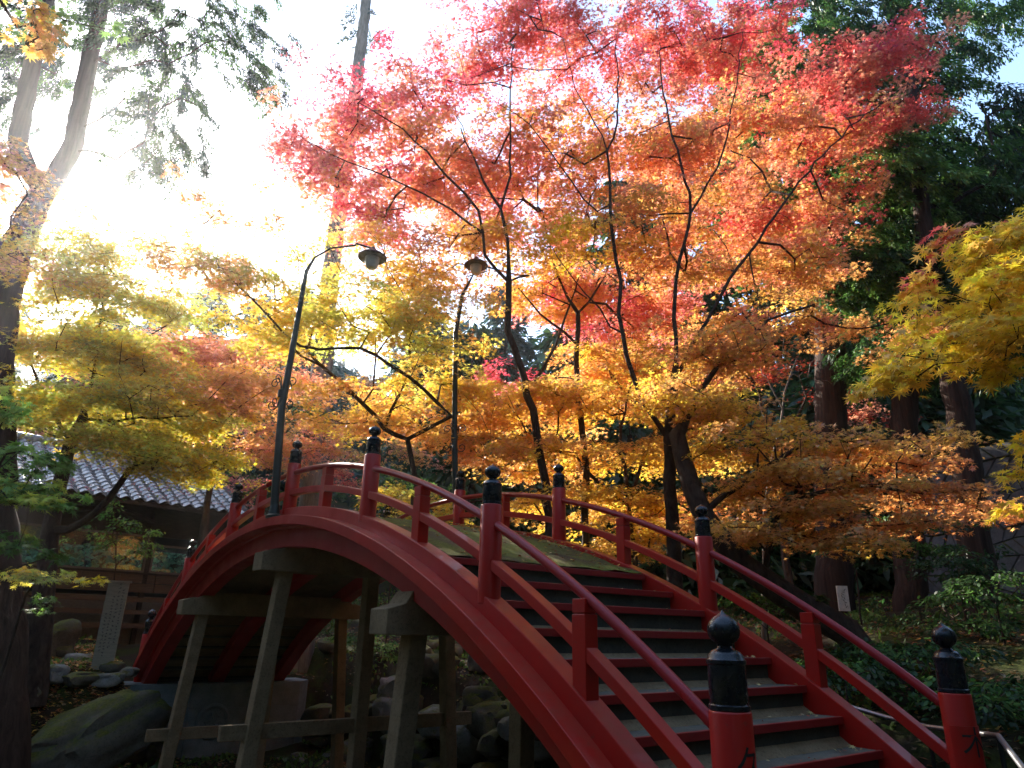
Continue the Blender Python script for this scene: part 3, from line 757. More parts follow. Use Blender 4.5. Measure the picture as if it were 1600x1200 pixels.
def skeleton(stems, targets, tip=0.0045, expo=2.35, maxn=700, step=0.35, penal=0.35, wob=0.03):
    """stems: list of (points, r0, r1); first starts at the ground. Returns MB of tubes."""
    N = []; par = []; plen = []; rmin = []; 
    for pts, r0, r1 in stems:
        pl = polyline(pts, 0.3, wob*0.6)
        if N:
            A = np.array(N); j = int(np.argmin(np.linalg.norm(A-pl[0], axis=1))); prev = j; st = 0
            if np.linalg.norm(A[j]-pl[0]) < 0.25: st = 1
        else: prev = -1; st = 0
        for i in range(st, len(pl)):
            N.append(pl[i]); par.append(prev); plen.append(0 if prev < 0 else plen[prev]+np.linalg.norm(pl[i]-N[prev]))
            rmin.append(r0+(r1-r0)*i/max(1, len(pl)-1)); prev = len(N)-1
    ns = len(N)
    T = targets
    if len(T) > maxn: T = T[rng.choice(len(T), maxn, replace=False)]
    cap = len(N)+len(T)*12+10; A = np.zeros((cap, 3)); PL = np.zeros(cap); n = len(N); A[:n] = N; PL[:n] = plen
    par = par+[0]*(cap-n); rmin = rmin+[0]*(cap-n)
    d0 = np.min(np.linalg.norm(T[:, None, :]-A[None, :n:2, :], axis=2), axis=1)
    leafn = []
    for ti in np.argsort(d0):
        t = T[ti]; dv = t-A[:n]; dist = np.linalg.norm(dv, axis=1)
        cost = dist+penal*PL[:n]*0.6+0.5*np.clip(A[:n, 2]-t[2], 0, 9)
        cost[0:1] += 3
        j = int(np.argmin(cost)); a = A[j].copy(); L = dist[j]; k = max(1, min(11, int(L/step)))
        side = rng.normal(0, 0.05, 3)*L; prev = j
        for i in range(1, k+1):
            u = i/k; p = a+(t-a)*u+side*math.sin(math.pi*u)+ez*0.05*L*math.sin(math.pi*u)+(rng.normal(0, wob, 3) if i < k else 0)
            A[n] = p; par[n] = prev; PL[n] = PL[prev]+L/k; prev = n; n += 1
        leafn.append(prev)
    # pipe-model radii
    acc = np.zeros(n)
    for l in leafn: acc[l] += tip**expo
    for i in range(n-1, ns-1, -1):
        if acc[i] == 0: acc[i] = tip**expo
        acc[par[i]] += acc[i]
    for i in range(ns-1, 0, -1):
        if par[i] >= 0: acc[par[i]] += 0.0
    r = acc**(1/expo)
    r[:ns] = np.maximum(np.minimum(r[:ns], 0.6*np.array(rmin[:ns])), np.array(rmin[:ns]))
    # chains
    kids = [[] for _ in range(n)]
    for i in range(1, n):
        if par[i] >= 0: kids[par[i]].append(i)
    mb = MB(); stack = [(-1, 0)]; 
    roots = [0]
    todo = [(None, 0)]
    while todo:
        p, i = todo.pop(); chain = [A[p]] if p is not None else []; rad = [min(r[p], r[i]*1.15)] if p is not None else []
        while True:
            chain.append(A[i]); rad.append(r[i])
            ks = kids[i]
            if not ks: break
            ks = sorted(ks, key=lambda q: -(r[q]+(1 if q < ns and q == i+1 else 0)))
            for q in ks[1:]: todo.append((i, q))
            i = ks[0]
        if len(chain) > 1:
            mx = max(rad); mb.tube(chain, rad, 12 if mx > 0.1 else 8 if mx > 0.04 else 5 if mx > 0.012 else 3, caps=mx > 0.04)
    return mb
def tree(name, label, cat, base, stems, layers, bark, per, R, leaf, tmpl, mat, group=None, kind='maple', maxn=700, flat=0.10, tip=0.0048, crown='crown', step=0.35, wob=0.03):
    t = thing(name, label, cat, tuple(base), group)
    P, D, N, S, C, cen = sprays(layers, base, per, R, leaf, flat, kind)
    mb = skeleton(stems, cen, tip=tip, maxn=maxn, step=step, wob=wob)
    mb.build('trunk', bark, t, smooth=True)
    linkmesh(crown, leaf_mesh(crown, tmpl, P, D, N, S, C, mat), t)
    return t
def gpt(px, py, D):
    p = at(px, py, D); return np.array([p[0], p[1], hz(p[0], p[1])-0.15])
A = at
# ------------------------------------------------------------------ maples
# central maple: the big red and orange crown behind the bridge
g = gpt(1050, 900, 11.8)
tree('maple_tree', 'largest maple, red-topped orange crown spreading over the bridge from a dark forked trunk', 'tree', g,
 [([g, A(1050, 800, 11.2), A(1045, 690, 10.9), A(1054, 594, 10.6)], 0.15, 0.075),
  ([A(1054, 594, 10.6), A(1057, 438, 10.5), A(1080, 332, 10.4), A(1065, 258, 10.3), A(1039, 164, 10.4), A(1030, 80, 10.6)], 0.0390, 0.0096),
  ([A(1080, 332, 10.4), A(1129, 238, 10.4), A(1149, 148, 10.5), A(1160, 50, 10.7)], 0.0218, 0.0080),
  ([A(1054, 594, 10.6), A(1125, 461, 10.6), A(1172, 395, 10.6), A(1223, 320, 10.7), A(1262, 265, 10.8), A(1340, 190, 11), A(1420, 130, 11.3)], 0.0351, 0.0080),
  ([A(1045, 690, 10.9), A(992, 594, 10.6), A(969, 489, 10.4), A(969, 438, 10.4), A(957, 375, 10.3), A(951, 317, 10.3), A(951, 234, 10.3), A(965, 188, 10.3), A(963, 60, 10.5)], 0.0429, 0.0088),
  ([A(951, 234, 10.3), A(899, 137, 10.4), A(880, 60, 10.5)], 0.0140, 0.0072), ([A(977, 535, 10.5), A(899, 438, 10.3), A(870, 400, 10.3)], 0.0187, 0.0080),
  ([A(951, 330, 10.3), A(930, 328, 10.2), A(875, 258, 10.2), A(828, 195, 10.2), A(781, 164, 10.3)], 0.0172, 0.0072), ([A(1172, 395, 10.6), A(1190, 480, 10.7), A(1250, 450, 10.9)], 0.0156, 0.0072)],
 [(930, 90, 11.85, 210, 85, 1.30, 203, ('red', 'coral', 'pink')), (1110, 70, 11.85, 130, 70, 1.08, 101, ('red', 'coral', 'crimson')),
  (1330, 120, 12.35, 120, 62, 0.94, 93, ('red', 'red', 'coral'), -0.25), (1400, 90, 12.35, 70, 30, 0.58, 20, ('red', 'crimson'), -0.3), (1250, 225, 12.35, 130, 80, 1.08, 116, ('coral', 'red', 'orange')),
  (1090, 230, 11.85, 170, 100, 1.30, 156, ('coral', 'orange', 'coral')), (930, 250, 11.65, 170, 90, 1.30, 140, ('orange', 'coral', 'coral', 'amber')),
  (1030, 380, 11.95, 190, 90, 1.30, 156, ('orange', 'coral', 'amber')), (1230, 350, 12.35, 110, 70, 0.86, 85, ('coral', 'orange', 'red'), -0.1),
  (900, 375, 10.95, 85, 22, 0.58, 34, ('gold', 'yellow', 'amber')), (1190, 430, 12.15, 120, 38, 0.86, 62, ('orange', 'coral', 'amber')), (1370, 190, 12.55, 90, 40, 0.72, 34, ('red', 'coral'), -0.2)],
 BARK, 66, 0.50, 0.085, 'maple3', LEAF, maxn=620)
g = gpt(905, 880, 13.2)
tree('maple_tree', 'slender maple with a pink-red crown directly behind the two middle posts of the far railing', 'tree', g,
 [([g, A(915, 740, 12.6), A(901, 594, 12.2), A(903, 489, 12)], 0.085, 0.045), ([A(900, 539, 12.1), A(844, 489, 11.9), A(810, 450, 11.9)], 0.03, 0.012), ([A(903, 489, 12), A(870, 430, 11.9), A(848, 330, 11.9)], 0.026, 0.010), ([A(903, 489, 12), A(935, 450, 12), A(960, 400, 12.2)], 0.026, 0.010)],
 [(900, 480, 13.6, 90, 50, 1.4, 80, ('pink', 'crimson', 'coral')), (790, 300, 13.5, 150, 100, 1.6, 190, ('coral', 'orange', 'pink')), (800, 590, 13.5, 50, 22, 0.8, 16, ('pink', 'crimson')),
  (1010, 500, 13.6, 100, 60, 1.2, 90, ('coral', 'orange', 'pink'))],
 BARK, 58, 0.50, 0.085, 'maple3', LEAF, maxn=240)
g = gpt(870, 900, 12.4)
tree('maple_tree', 'leaning maple whose pink and orange crown reaches out against the bright sky', 'tree', g,
 [([g, A(850, 740, 12), A(813, 575, 11.6), A(793, 516, 11.4), A(795, 440, 11.1)], 0.10, 0.055), ([A(795, 440, 11.1), A(793, 375, 10.9), A(781, 328, 10.8), A(754, 281, 10.7), A(720, 200, 10.7)], 0.035, 0.012), ([A(781, 328, 10.8), A(797, 274, 10.7), A(797, 180, 10.7), A(800, 80, 10.8)], 0.026, 0.010),
  ([A(795, 440, 11.1), A(758, 399, 10.9), A(750, 328, 10.7), A(699, 277, 10.6), A(629, 203, 10.6), A(560, 160, 10.6)], 0.032, 0.010), ([A(746, 360, 10.8), A(660, 300, 10.7), A(560, 260, 10.7), A(480, 220, 10.8)], 0.022, 0.009), ([A(835, 600, 12.3), A(868, 540, 12.2), A(905, 430, 12)], 0.035, 0.012)],
 [(660, 150, 11.70, 105, 50, 1.05, 74, ('pink', 'crimson', 'coral')), (560, 170, 11.70, 60, 60, 0.75, 26, ('pink', 'crimson')), (560, 250, 11.70, 115, 70, 0.98, 90, ('pink', 'crimson', 'coral')),
  (700, 270, 11.90, 120, 80, 1.12, 150, ('orange', 'coral', 'coral')), (590, 330, 11.90, 110, 45, 0.90, 80, ('coral', 'crimson', 'orange')), (470, 215, 11.60, 60, 28, 0.60, 18, ('pink', 'coral')),
  (780, 60, 12.10, 95, 45, 0.90, 80, ('pink', 'red')), (700, 400, 12.10, 110, 40, 0.90, 80, ('amber', 'orange', 'gold')), (860, 450, 12.50, 80, 40, 0.75, 50, ('orange', 'amber'))],
 BARK, 58, 0.50, 0.085, 'maple3', LEAF, maxn=420)
g = gpt(655, 800, 12.2)
tree('maple_tree', 'maple with a long bare bough leaning left and olive-gold sprays above the bridge crest', 'tree', g,
 [([g, A(648, 740, 12.2), A(600, 670, 12.1), A(530, 595, 12), A(480, 550, 11.9)], 0.085, 0.03), ([A(706, 650, 11.6), A(640, 590, 11.3), A(560, 545, 11), A(470, 540, 10.8), A(400, 470, 10.6), A(330, 410, 10.4)], 0.035, 0.012),
  ([A(600, 670, 12.1), A(640, 560, 12), A(610, 450, 12), A(600, 380, 12)], 0.03, 0.012)],
 [(560, 505, 11.3, 140, 30, 1.1, 100, ('olive', 'gold', 'olive', 'lime')), (680, 490, 11.6, 90, 34, 1, 66, ('olive', 'gold', 'amber')), (470, 520, 11, 80, 24, 0.8, 40, ('olive', 'gold')),
  (400, 440, 10.8, 100, 26, 1.0, 52, ('gold', 'olive', 'amber'), 0.25), (330, 410, 10.6, 100, 26, 1.0, 36, ('amber', 'orange'), 0.1), (640, 440, 12, 80, 30, 1, 44, ('gold', 'amber')),
  (560, 640, 12.6, 90, 40, 1, 66, ('amber', 'gold', 'orange')), (700, 590, 12.2, 90, 36, 1.2, 74, ('gold', 'olive', 'amber')), (330, 340, 11, 120, 24, 1, 16, ('amber', 'orange'), 0.1), (600, 372, 10.8, 60, 22, 0.5, 14, ('amber', 'coral')), (530, 400, 10.8, 60, 20, 0.5, 12, ('amber', 'olive')), (240, 400, 11, 110, 24, 1, 20, ('gold', 'olive'))],
 BARK, 56, 0.46, 0.08, 'maple3', LEAF, maxn=330)
g = gpt(990, 900, 12.6)
tree('maple_tree', 'golden maple low behind the far railing with two pale thin stems', 'tree', g,
 [([g, A(985, 790, 12.6), A(968, 690, 12.6), A(980, 620, 12.6)], 0.06, 0.02), ([A(985, 790, 12.6), A(1010, 700, 12.6), A(1050, 640, 12.6)], 0.04, 0.015)],
 [(830, 640, 12.6, 150, 30, 1.2, 110, ('gold', 'amber', 'orange')), (960, 625, 12.4, 140, 28, 1.2, 100, ('gold', 'amber', 'orange')), (1010, 570, 12.6, 130, 40, 1.4, 120, ('amber', 'gold', 'orange')),
  (860, 720, 12.8, 130, 36, 1.2, 100, ('amber', 'gold', 'orange')), (900, 800, 13, 110, 34, 1.2, 84, ('amber', 'gold')), (700, 690, 12.8, 80, 32, 1, 54, ('orange', 'amber')), (1030, 720, 12.4, 90, 24, 1, 60, ('amber', 'gold')), (980, 850, 13, 80, 30, 1, 44, ('amber', 'gold')),
  (660, 790, 13, 70, 26, 1, 40, ('olive', 'gold')), (1060, 810, 13, 70, 30, 1, 44, ('amber', 'rust'))],
 BARK, 60, 0.46, 0.08, 'maple3', LEAF, maxn=380)
# leaning dark trunk with rusty orange sprays at the lower right
g = gpt(1390, 1025, 9.5)
tree('maple_tree', 'maple on a thick dark trunk leaning left, its layered orange-brown sprays right of the bridge', 'tree', g,
 [([g, A(1325, 990, 9.7), A(1260, 947, 9.8), A(1195, 907, 9.9), A(1120, 838, 10.1), A(1082, 765, 10.3), A(1058, 680, 10.4)], 0.21, 0.13), ([A(1100, 800, 10.1), A(1180, 740, 10), A(1260, 690, 9.8), A(1360, 690, 9.7)], 0.05, 0.02),
  ([A(1195, 900, 9.9), A(1220, 800, 9.8), A(1330, 760, 9.7), A(1440, 770, 9.6)], 0.045, 0.02), ([A(1058, 680, 10.4), A(1120, 570, 10.4), A(1200, 500, 10.4)], 0.06, 0.02)],
 [(1110, 645, 10.2, 120, 20, 1, 66, ('amber', 'orange', 'gold'), 0.18), (1200, 695, 10, 80, 12, 0.7, 30, ('amber', 'orange', 'gold')), (1330, 700, 9.8, 110, 12, 0.7, 40, ('orange', 'amber')), (1420, 725, 9.9, 50, 8, 0.5, 12, ('orange', 'rust')),
  (1250, 745, 9.7, 80, 10, 0.6, 24, ('orange', 'amber')), (1370, 760, 9.7, 90, 11, 0.6, 28, ('orange', 'amber', 'rust')), (1470, 775, 9.9, 60, 10, 0.5, 13, ('orange', 'rust')), (1160, 765, 10.1, 60, 12, 0.6, 18, ('amber', 'orange')),
  (1290, 800, 9.6, 90, 12, 0.6, 28, ('orange', 'amber')), (1400, 815, 9.6, 70, 10, 0.5, 16, ('orange', 'rust')), (1215, 835, 9.7, 80, 12, 0.6, 24, ('orange', 'amber')), (1310, 852, 9.5, 60, 8, 0.5, 14, ('amber', 'orange')), (1140, 830, 10.2, 50, 12, 0.6, 14, ('amber', 'orange')),
  (1130, 560, 10.6, 90, 20, 1, 50, ('orange', 'amber', 'rust'), 0.1), (1230, 490, 10.8, 110, 22, 1, 40, ('orange', 'amber', 'coral'), 0.1), (1540, 800, 9.8, 60, 22, 0.6, 16, ('orange', 'rust')), (1380, 530, 11, 70, 14, 0.8, 14, ('rust', 'orange'))],
 BARK, 64, 0.42, 0.075, 'maple3', LEAF, maxn=420)
g = gpt(1230, 880, 15.5)
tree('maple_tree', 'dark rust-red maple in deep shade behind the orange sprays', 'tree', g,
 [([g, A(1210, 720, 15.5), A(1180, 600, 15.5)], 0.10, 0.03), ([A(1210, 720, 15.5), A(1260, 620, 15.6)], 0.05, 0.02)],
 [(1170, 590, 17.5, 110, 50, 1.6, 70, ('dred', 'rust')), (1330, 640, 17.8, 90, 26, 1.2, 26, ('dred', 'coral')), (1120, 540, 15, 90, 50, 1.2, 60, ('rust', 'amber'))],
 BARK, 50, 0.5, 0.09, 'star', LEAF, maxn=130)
# yellow-olive maple on the left
g = gpt(70, 1010, 13.4)
tree('maple_tree', 'yellow-olive maple with a crooked dark trunk in front of the tiled roof', 'tree', g,
 [([g, A(72, 900, 13.4), A(80, 830, 13.4), A(92, 760, 13.4), A(110, 690, 13.3), A(130, 655, 13.2)], 0.24, 0.10), ([A(78, 840, 13.4), A(130, 815, 13.2), A(170, 780, 13.0), A(205, 730, 12.9)], 0.085, 0.05),
  ([A(110, 690, 13.3), A(70, 620, 13.2), A(40, 540, 13.0)], 0.05, 0.02), ([A(130, 655, 13.2), A(220, 655, 13.0), A(300, 650, 12.8)], 0.03, 0.012), ([A(130, 655, 13.2), A(150, 560, 13.1), A(160, 460, 13.0)], 0.04, 0.015)],
 [(150, 430, 13.0, 130, 50, 1.0, 160, ('yellow', 'olive', 'lime')), (210, 480, 13.0, 120, 50, 1.3, 144, ('olive', 'yellow', 'lime')), (80, 540, 13.0, 100, 50, 1.3, 160, ('olive', 'yellow', 'lime', 'gold')), (190, 570, 13.0, 110, 40, 1.3, 144, ('olive', 'yellow', 'lime')),
  (90, 630, 13.0, 100, 34, 1.2, 144, ('olive', 'lime', 'yellow')), (240, 640, 13.0, 110, 34, 1.2, 144, ('yellow', 'olive', 'lime')), (170, 690, 12.8, 110, 24, 1, 105, ('olive', 'lime', 'gold')), (290, 720, 13.0, 60, 34, 0.9, 80, ('yellow', 'olive', 'lime')), (360, 610, 13.0, 90, 40, 1, 102, ('orange', 'amber', 'gold'))],
 BARK, 58, 0.46, 0.085, 'maple3', LEAF, maxn=420)
g = gpt(30, 1120, 10.6)
tree('maple_tree', 'pale pinkish-orange maple crown at the left edge under the bright sun', 'tree', gpt(-60, 1100, 11),
 [([gpt(-60, 1100, 11), A(-50, 800, 11), A(-30, 500, 11), A(0, 380, 11)], 0.14, 0.04)],
 [(20, 300, 11, 60, 50, 1, 46, ('orange', 'amber', 'coral')), (20, 390, 11, 70, 40, 1, 44, ('gold', 'orange'))],
 BARK, 56, 0.46, 0.08, 'maple3', LEAF, maxn=80)
# red-orange boughs in mid distance, left
for (x, y, D, lab, lay) in (
 (330, 860, 16.5, 'orange-red maple between the tiled roof and the near lamp post', [(330, 560, 15, 150, 26, 1.2, 90, ('rust', 'coral', 'orange'), 0.05), (300, 535, 15, 120, 16, 1.0, 40, ('coral', 'rust')), (410, 590, 16, 90, 36, 1.2, 60, ('coral', 'orange')), (420, 690, 17, 110, 44, 1.4, 90, ('orange', 'coral', 'amber'))]),
 (250, 900, 25.5, 'scarlet maple rising behind the roof ridge', [(230, 640, 25, 150, 60, 2.5, 90, ('coral', 'red', 'orange')), (90, 680, 25, 90, 40, 2, 50, ('coral', 'orange')), (360, 760, 25, 70, 26, 1.4, 36, ('red', 'coral'))]),
 (470, 900, 24, 'orange and pink maple far behind the bridge crest', [(560, 700, 23, 120, 50, 2, 80, ('orange', 'coral', 'amber')), (430, 640, 24, 110, 50, 2, 70, ('orange', 'pink', 'amber')), (650, 640, 24, 100, 50, 2, 60, ('coral', 'orange')), (520, 760, 23, 80, 26, 1.4, 34, ('coral', 'red')), (790, 640, 22, 90, 60, 2, 70, ('gold', 'amber', 'orange'))])):
    g = gpt(x, y, D)
    tree('maple_tree', lab, 'tree', g, [([g, A(x, y-120, D), A(x+12, y-230, D)], 0.14, 0.04)], lay, BARK, 50, 0.62, 0.115, 'star', LEAF, maxn=150)
# near yellow maple bough reaching in from the right, with single leaves one can pick out
g = np.array([2.6, -3.4, hz(2.6, -3.4)-0.15])
t = thing('maple_tree', 'bright yellow maple bough with a few red leaves reaching in from the right edge', 'tree', tuple(g))
layers = [(1590, 370, 5.2, 70, 30, 0.5, 34, ('yellow', 'gold', 'gold'), -0.35), (1530, 400, 5.2, 70, 22, 0.4, 26, ('yellow', 'gold', 'amber'), -0.45), (1470, 380, 5.3, 26, 12, 0.2, 5, ('coral', 'red', 'amber')), (1440, 440, 5.2, 14, 7, 0.1, 3, ('red', 'amber')),
 (1560, 470, 5.1, 80, 20, 0.4, 30, ('yellow', 'gold'), -0.4), (1480, 480, 5.0, 50, 18, 0.3, 13, ('gold', 'yellow'), -0.5), (1570, 540, 5.0, 80, 26, 0.4, 32, ('yellow', 'gold', 'gold'), -0.35), (1480, 555, 5.0, 70, 18, 0.3, 26, ('yellow', 'gold'), -0.35), (1415, 590, 5.0, 40, 12, 0.2, 12, ('yellow', 'gold'), -0.4),
 (1590, 440, 5.3, 36, 16, 0.2, 7, ('red', 'yellow', 'gold')), (1570, 590, 5.0, 30, 14, 0.2, 8, ('gold', 'yellow')), (1590, 690, 5.3, 20, 8, 0.3, 3, ('yellow', 'olive')), (1590, 790, 5.4, 18, 14, 0.3, 3, ('yellow', 'gold')), (1605, 730, 5.4, 12, 30, 0.3, 3, ('yellow', 'gold')), (1640, 480, 5.2, 50, 120, 0.5, 50, ('yellow', 'gold'))]
P, D_, N_, S_, C_, cen = sprays(layers, g, 20, 0.22, 0.088, 0.16)
mb = skeleton([([g, at(1760, 900, 5.6), at(1720, 700, 5.4), at(1680, 560, 5.2)], 0.12, 0.05), ([at(1680, 560, 5.2), at(1560, 520, 5.1), at(1470, 540, 5.0)], 0.02, 0.006), ([at(1700, 620, 5.3), at(1640, 420, 5.2), at(1520, 380, 5.2)], 0.02, 0.006)], cen, tip=0.0022, maxn=260, step=0.14, wob=0.012)
mb.build('trunk', BARK, t, smooth=True)
V3 = (P-CAM); zf_ = V3 @ Fv; px_ = 800+FPX*(V3 @ Rv)/zf_; py_ = 600-FPX*(V3 @ Uv)/zf_
vis = np.where((px_ > 1385) & (px_ < 1585) & (py_ > 300) & (py_ < 900))[0]
pick = rng.choice(vis, min(290, len(vis)), replace=False); mask = np.ones(len(P), bool); mask[pick] = False
linkmesh('crown', leaf_mesh('crown', 'maple5', P[mask], D_[mask], N_[mask], S_[mask], C_[mask], LEAF), t)['kind'] = 'stuff'
LM = []
for i in range(6):
    c = np.array(PAL[('yellow', 'gold', 'yellow', 'gold', 'amber', 'red')[i]])*rng.uniform(0.9, 1.1)
    LM.append(leaf_mesh('leaf', 'maple5', np.zeros((1, 3)), np.array([[1.0, 0, 0]]), np.array([[0, 0, 1.0]]), np.array([1.0]), c[None, :], LEAF))
tl = wloc(t)
for i in pick:
    o = bpy.data.objects.new('leaf', LM[5 if rng.random() < 0.05 else rng.integers(0, 5)]); COL.objects.link(o)
    d = D_[i]/np.linalg.norm(D_[i]); s_ = np.cross(N_[i], d); s_ /= np.linalg.norm(s_); n_ = np.cross(d, s_)
    M = Matrix((d, s_, n_)).transposed().to_4x4()
    o.parent = t; o.matrix_basis = Matrix.Translation(Vector(P[i])-tl) @ M @ Matrix.Scale(float(S_[i]), 4)

# small sprigs on the left
g = gpt(-40, 1050, 7.5)
tree('maple_sapling', 'green-leaved young maple at the left edge beside the cedar trunk', 'sapling', g,
 [([g, A(-20, 900, 7.5), A(-10, 700, 7.5)], 0.03, 0.012)],
 [(20, 700, 7.5, 50, 40, 0.4, 22, ('bgreen', 'green')), (20, 780, 7.4, 60, 40, 0.4, 26, ('bgreen', 'green', 'lime')), (60, 790, 7.4, 40, 14, 0.3, 9, ('lime', 'bgreen')), (20, 850, 7.5, 40, 26, 0.3, 12, ('green', 'bgreen')), (10, 640, 7.5, 30, 30, 0.3, 8, ('bgreen', 'lime'))],
 BARK, 24, 0.22, 0.10, 'maple5', GLEAF, maxn=70, step=0.2, wob=0.01)
g = gpt(-30, 1100, 8.6)
tree('maple_sapling', 'low bare-stemmed sprig of yellow-green leaves in front of the cedar foot', 'sapling', g,
 [([g, A(20, 1000, 8.6), A(40, 930, 8.6), A(60, 905, 8.6)], 0.03, 0.012)],
 [(70, 905, 8.6, 46, 9, 0.25, 12, ('yellow', 'olive', 'lime')), (30, 900, 8.6, 20, 8, 0.2, 4, ('olive', 'gold')), (60, 950, 8.6, 20, 10, 0.2, 3, ('green', 'bgreen'))],
 BARK, 26, 0.22, 0.07, 'maple5', LEAF, maxn=20, step=0.15, wob=0.01)
g = gpt(178, 1010, 15.2)
tree('evergreen_shrub', 'small glossy evergreen sapling in front of the house windows', 'shrub', g,
 [([g, A(182, 880, 15.2), A(178, 790, 15.2)], 0.02, 0.01)],
 [(180, 840, 15.2, 36, 44, 0.4, 26, ('green', 'bgreen')), (215, 865, 15.2, 26, 12, 0.3, 7, ('green', 'bgreen')), (172, 790, 15.2, 14, 20, 0.2, 6, ('bgreen', 'green'))],
 BARK, 30, 0.26, 0.085, 'oval', GLEAF, maxn=40, step=0.2)
hb = bl(2.2, VW+5.0, 0); hb = np.array([hb[0], hb[1], hz(hb[0], hb[1])])
t2 = thing('hedge', 'sunlit green hedge glimpsed through the windows of the tiled house', 'hedge', tuple(hb))
n = 7000; u_ = rng.uniform(-4.5, 7.5, n); v_ = rng.uniform(4.2, 5.6, n); z_ = rng.uniform(0, 3.3, n); P = O+ex*u_[:, None]+ey*v_[:, None]+ez*(z_+hb[2])[:, None]
a = rng.uniform(0, 6.283, n); linkmesh('foliage', leaf_mesh('foliage', 'oval', P, np.c_[np.cos(a), np.sin(a), rng.normal(-.3, .4, n)], rng.normal(0, 1, (n, 3)), rng.uniform(0.15, 0.3, n), np.array([0.20, 0.42, 0.26])*rng.uniform(0.5, 1.6, (n, 1)), GLEAF), t2)
# top-left corner sprig hanging in
g = np.array([-6.6, 1.2, hz(-6.6, 1.2)-0.15])
tree('maple_tree', 'green and orange maple spray hanging into the top left corner', 'tree', g,
 [([g, A(-260, 500, 5.5), A(-160, 100, 5.4), A(-40, -10, 5.3)], 0.09, 0.02)],
 [(55, 45, 5.3, 40, 26, 0.3, 9, ('amber', 'orange', 'gold')), (50, -5, 5.3, 70, 22, 0.3, 14, ('bgreen', 'lime', 'green')), (70, 90, 5.3, 14, 18, 0.1, 2, ('orange', 'amber'))],
 BARK, 18, 0.20, 0.085, 'maple5', LEAF, maxn=30, step=0.2, wob=0.01)

# bare tree
g = gpt(1185, 900, 12.9)
bare = thing('bare_tree', 'leafless grey sapling with twisted forked branches among the orange sprays', 'tree', tuple(g))
tg = np.array([A(x, y, 13.0+rng.uniform(-.4, .4)) for x, y in [(1245, 520), (1215, 560), (1195, 600), (1275, 560), (1262, 590), (1180, 640), (1300, 600), (1225, 530), (1210, 640), (1255, 640), (1190, 570), (1170, 600)]])
skeleton([([g, A(1195, 800, 12.9), A(1212, 700, 12.9), A(1222, 640, 12.9), A(1245, 560, 12.9)], 0.05, 0.015), ([A(1222, 640, 12.9), A(1198, 590, 12.9)], 0.02, 0.01)], tg, tip=0.007, step=0.15, wob=0.03).build('trunk', GBARK, bare, smooth=True)

# ------------------------------------------------------------------ cedars and conifers
g = gpt(15, 1165, 12.2)
tree('cedar_tree', 'massive old cedar at the left edge with its trunk forked into two tall stems', 'tree', g,
 [([g+(0, 0, -0.2), A(-8, 1050, 12.2), A(-12, 800, 12.2), A(-10, 560, 12.2), A(24, 400, 12.2), A(68, 300, 12.2)], 0.50, 0.24),
  ([A(68, 300, 12.2), A(30, 225, 12.2), A(46, 130, 12.2), A(75, 0, 12.2), A(90, -160, 12.2)], 0.20, 0.12), ([A(68, 300, 12.2), A(110, 240, 12.2), A(134, 120, 12.2), A(158, 0, 12.2), A(180, -160, 12.2)], 0.20, 0.12)],
 [(30, 60, 12.6, 90, 60, 1.8, 90, ('dgreen', 'green', 'blue')), (230, 60, 12.6, 90, 80, 1.8, 130, ('dgreen', 'blue', 'green')), (260, 190, 13, 70, 80, 1.6, 70, ('dgreen', 'blue')), (340, 30, 12.8, 60, 40, 1.4, 24, ('dgreen', 'green')), (110, 130, 13, 50, 60, 1, 12, ('dgreen', 'green')), (230, 280, 13, 50, 50, 1.4, 12, ('dgreen', 'blue')), (10, 170, 12.4, 40, 80, 1, 20, ('dgreen', 'blue')),
  (395, 110, 13, 50, 70, 1.2, 50, ('dgreen', 'blue', 'green')), (400, 20, 13, 60, 26, 1.2, 14, ('dgreen', 'green')), (150, -60, 12.5, 200, 60, 2, 60, ('dgreen', 'green'))],
 CBARK, 120, 0.40, 0.10, 'needle', NEEDLE, kind='conifer', maxn=300, flat=0.16, tip=0.005)
# tall conifer trunk seen behind the pink maple
g = gpt(492, 830, 19)
tree('conifer_tree', 'tall slim conifer with a straight grey trunk behind the bridge crest', 'tree', g,
 [([g, A(498, 640, 19), A(520, 400, 19), A(548, 200, 19), A(572, 0, 19), A(585, -120, 19)], 0.36, 0.15)],
 [(565, 40, 19, 30, 60, 1.2, 9, ('dgreen', 'blue')), (545, 210, 19, 30, 60, 1.2, 9, ('dgreen', 'blue')), (460, 640, 18.6, 70, 20, 1.4, 30, ('dgreen', 'green')), (440, 680, 18.6, 50, 16, 1.2, 16, ('dgreen', 'blue')), (520, 500, 19, 40, 60, 1.2, 10, ('dgreen', 'blue'))],
 GBARK, 90, 0.5, 0.14, 'needle', NEEDLE, kind='conifer', maxn=60, flat=0.14, tip=0.006)
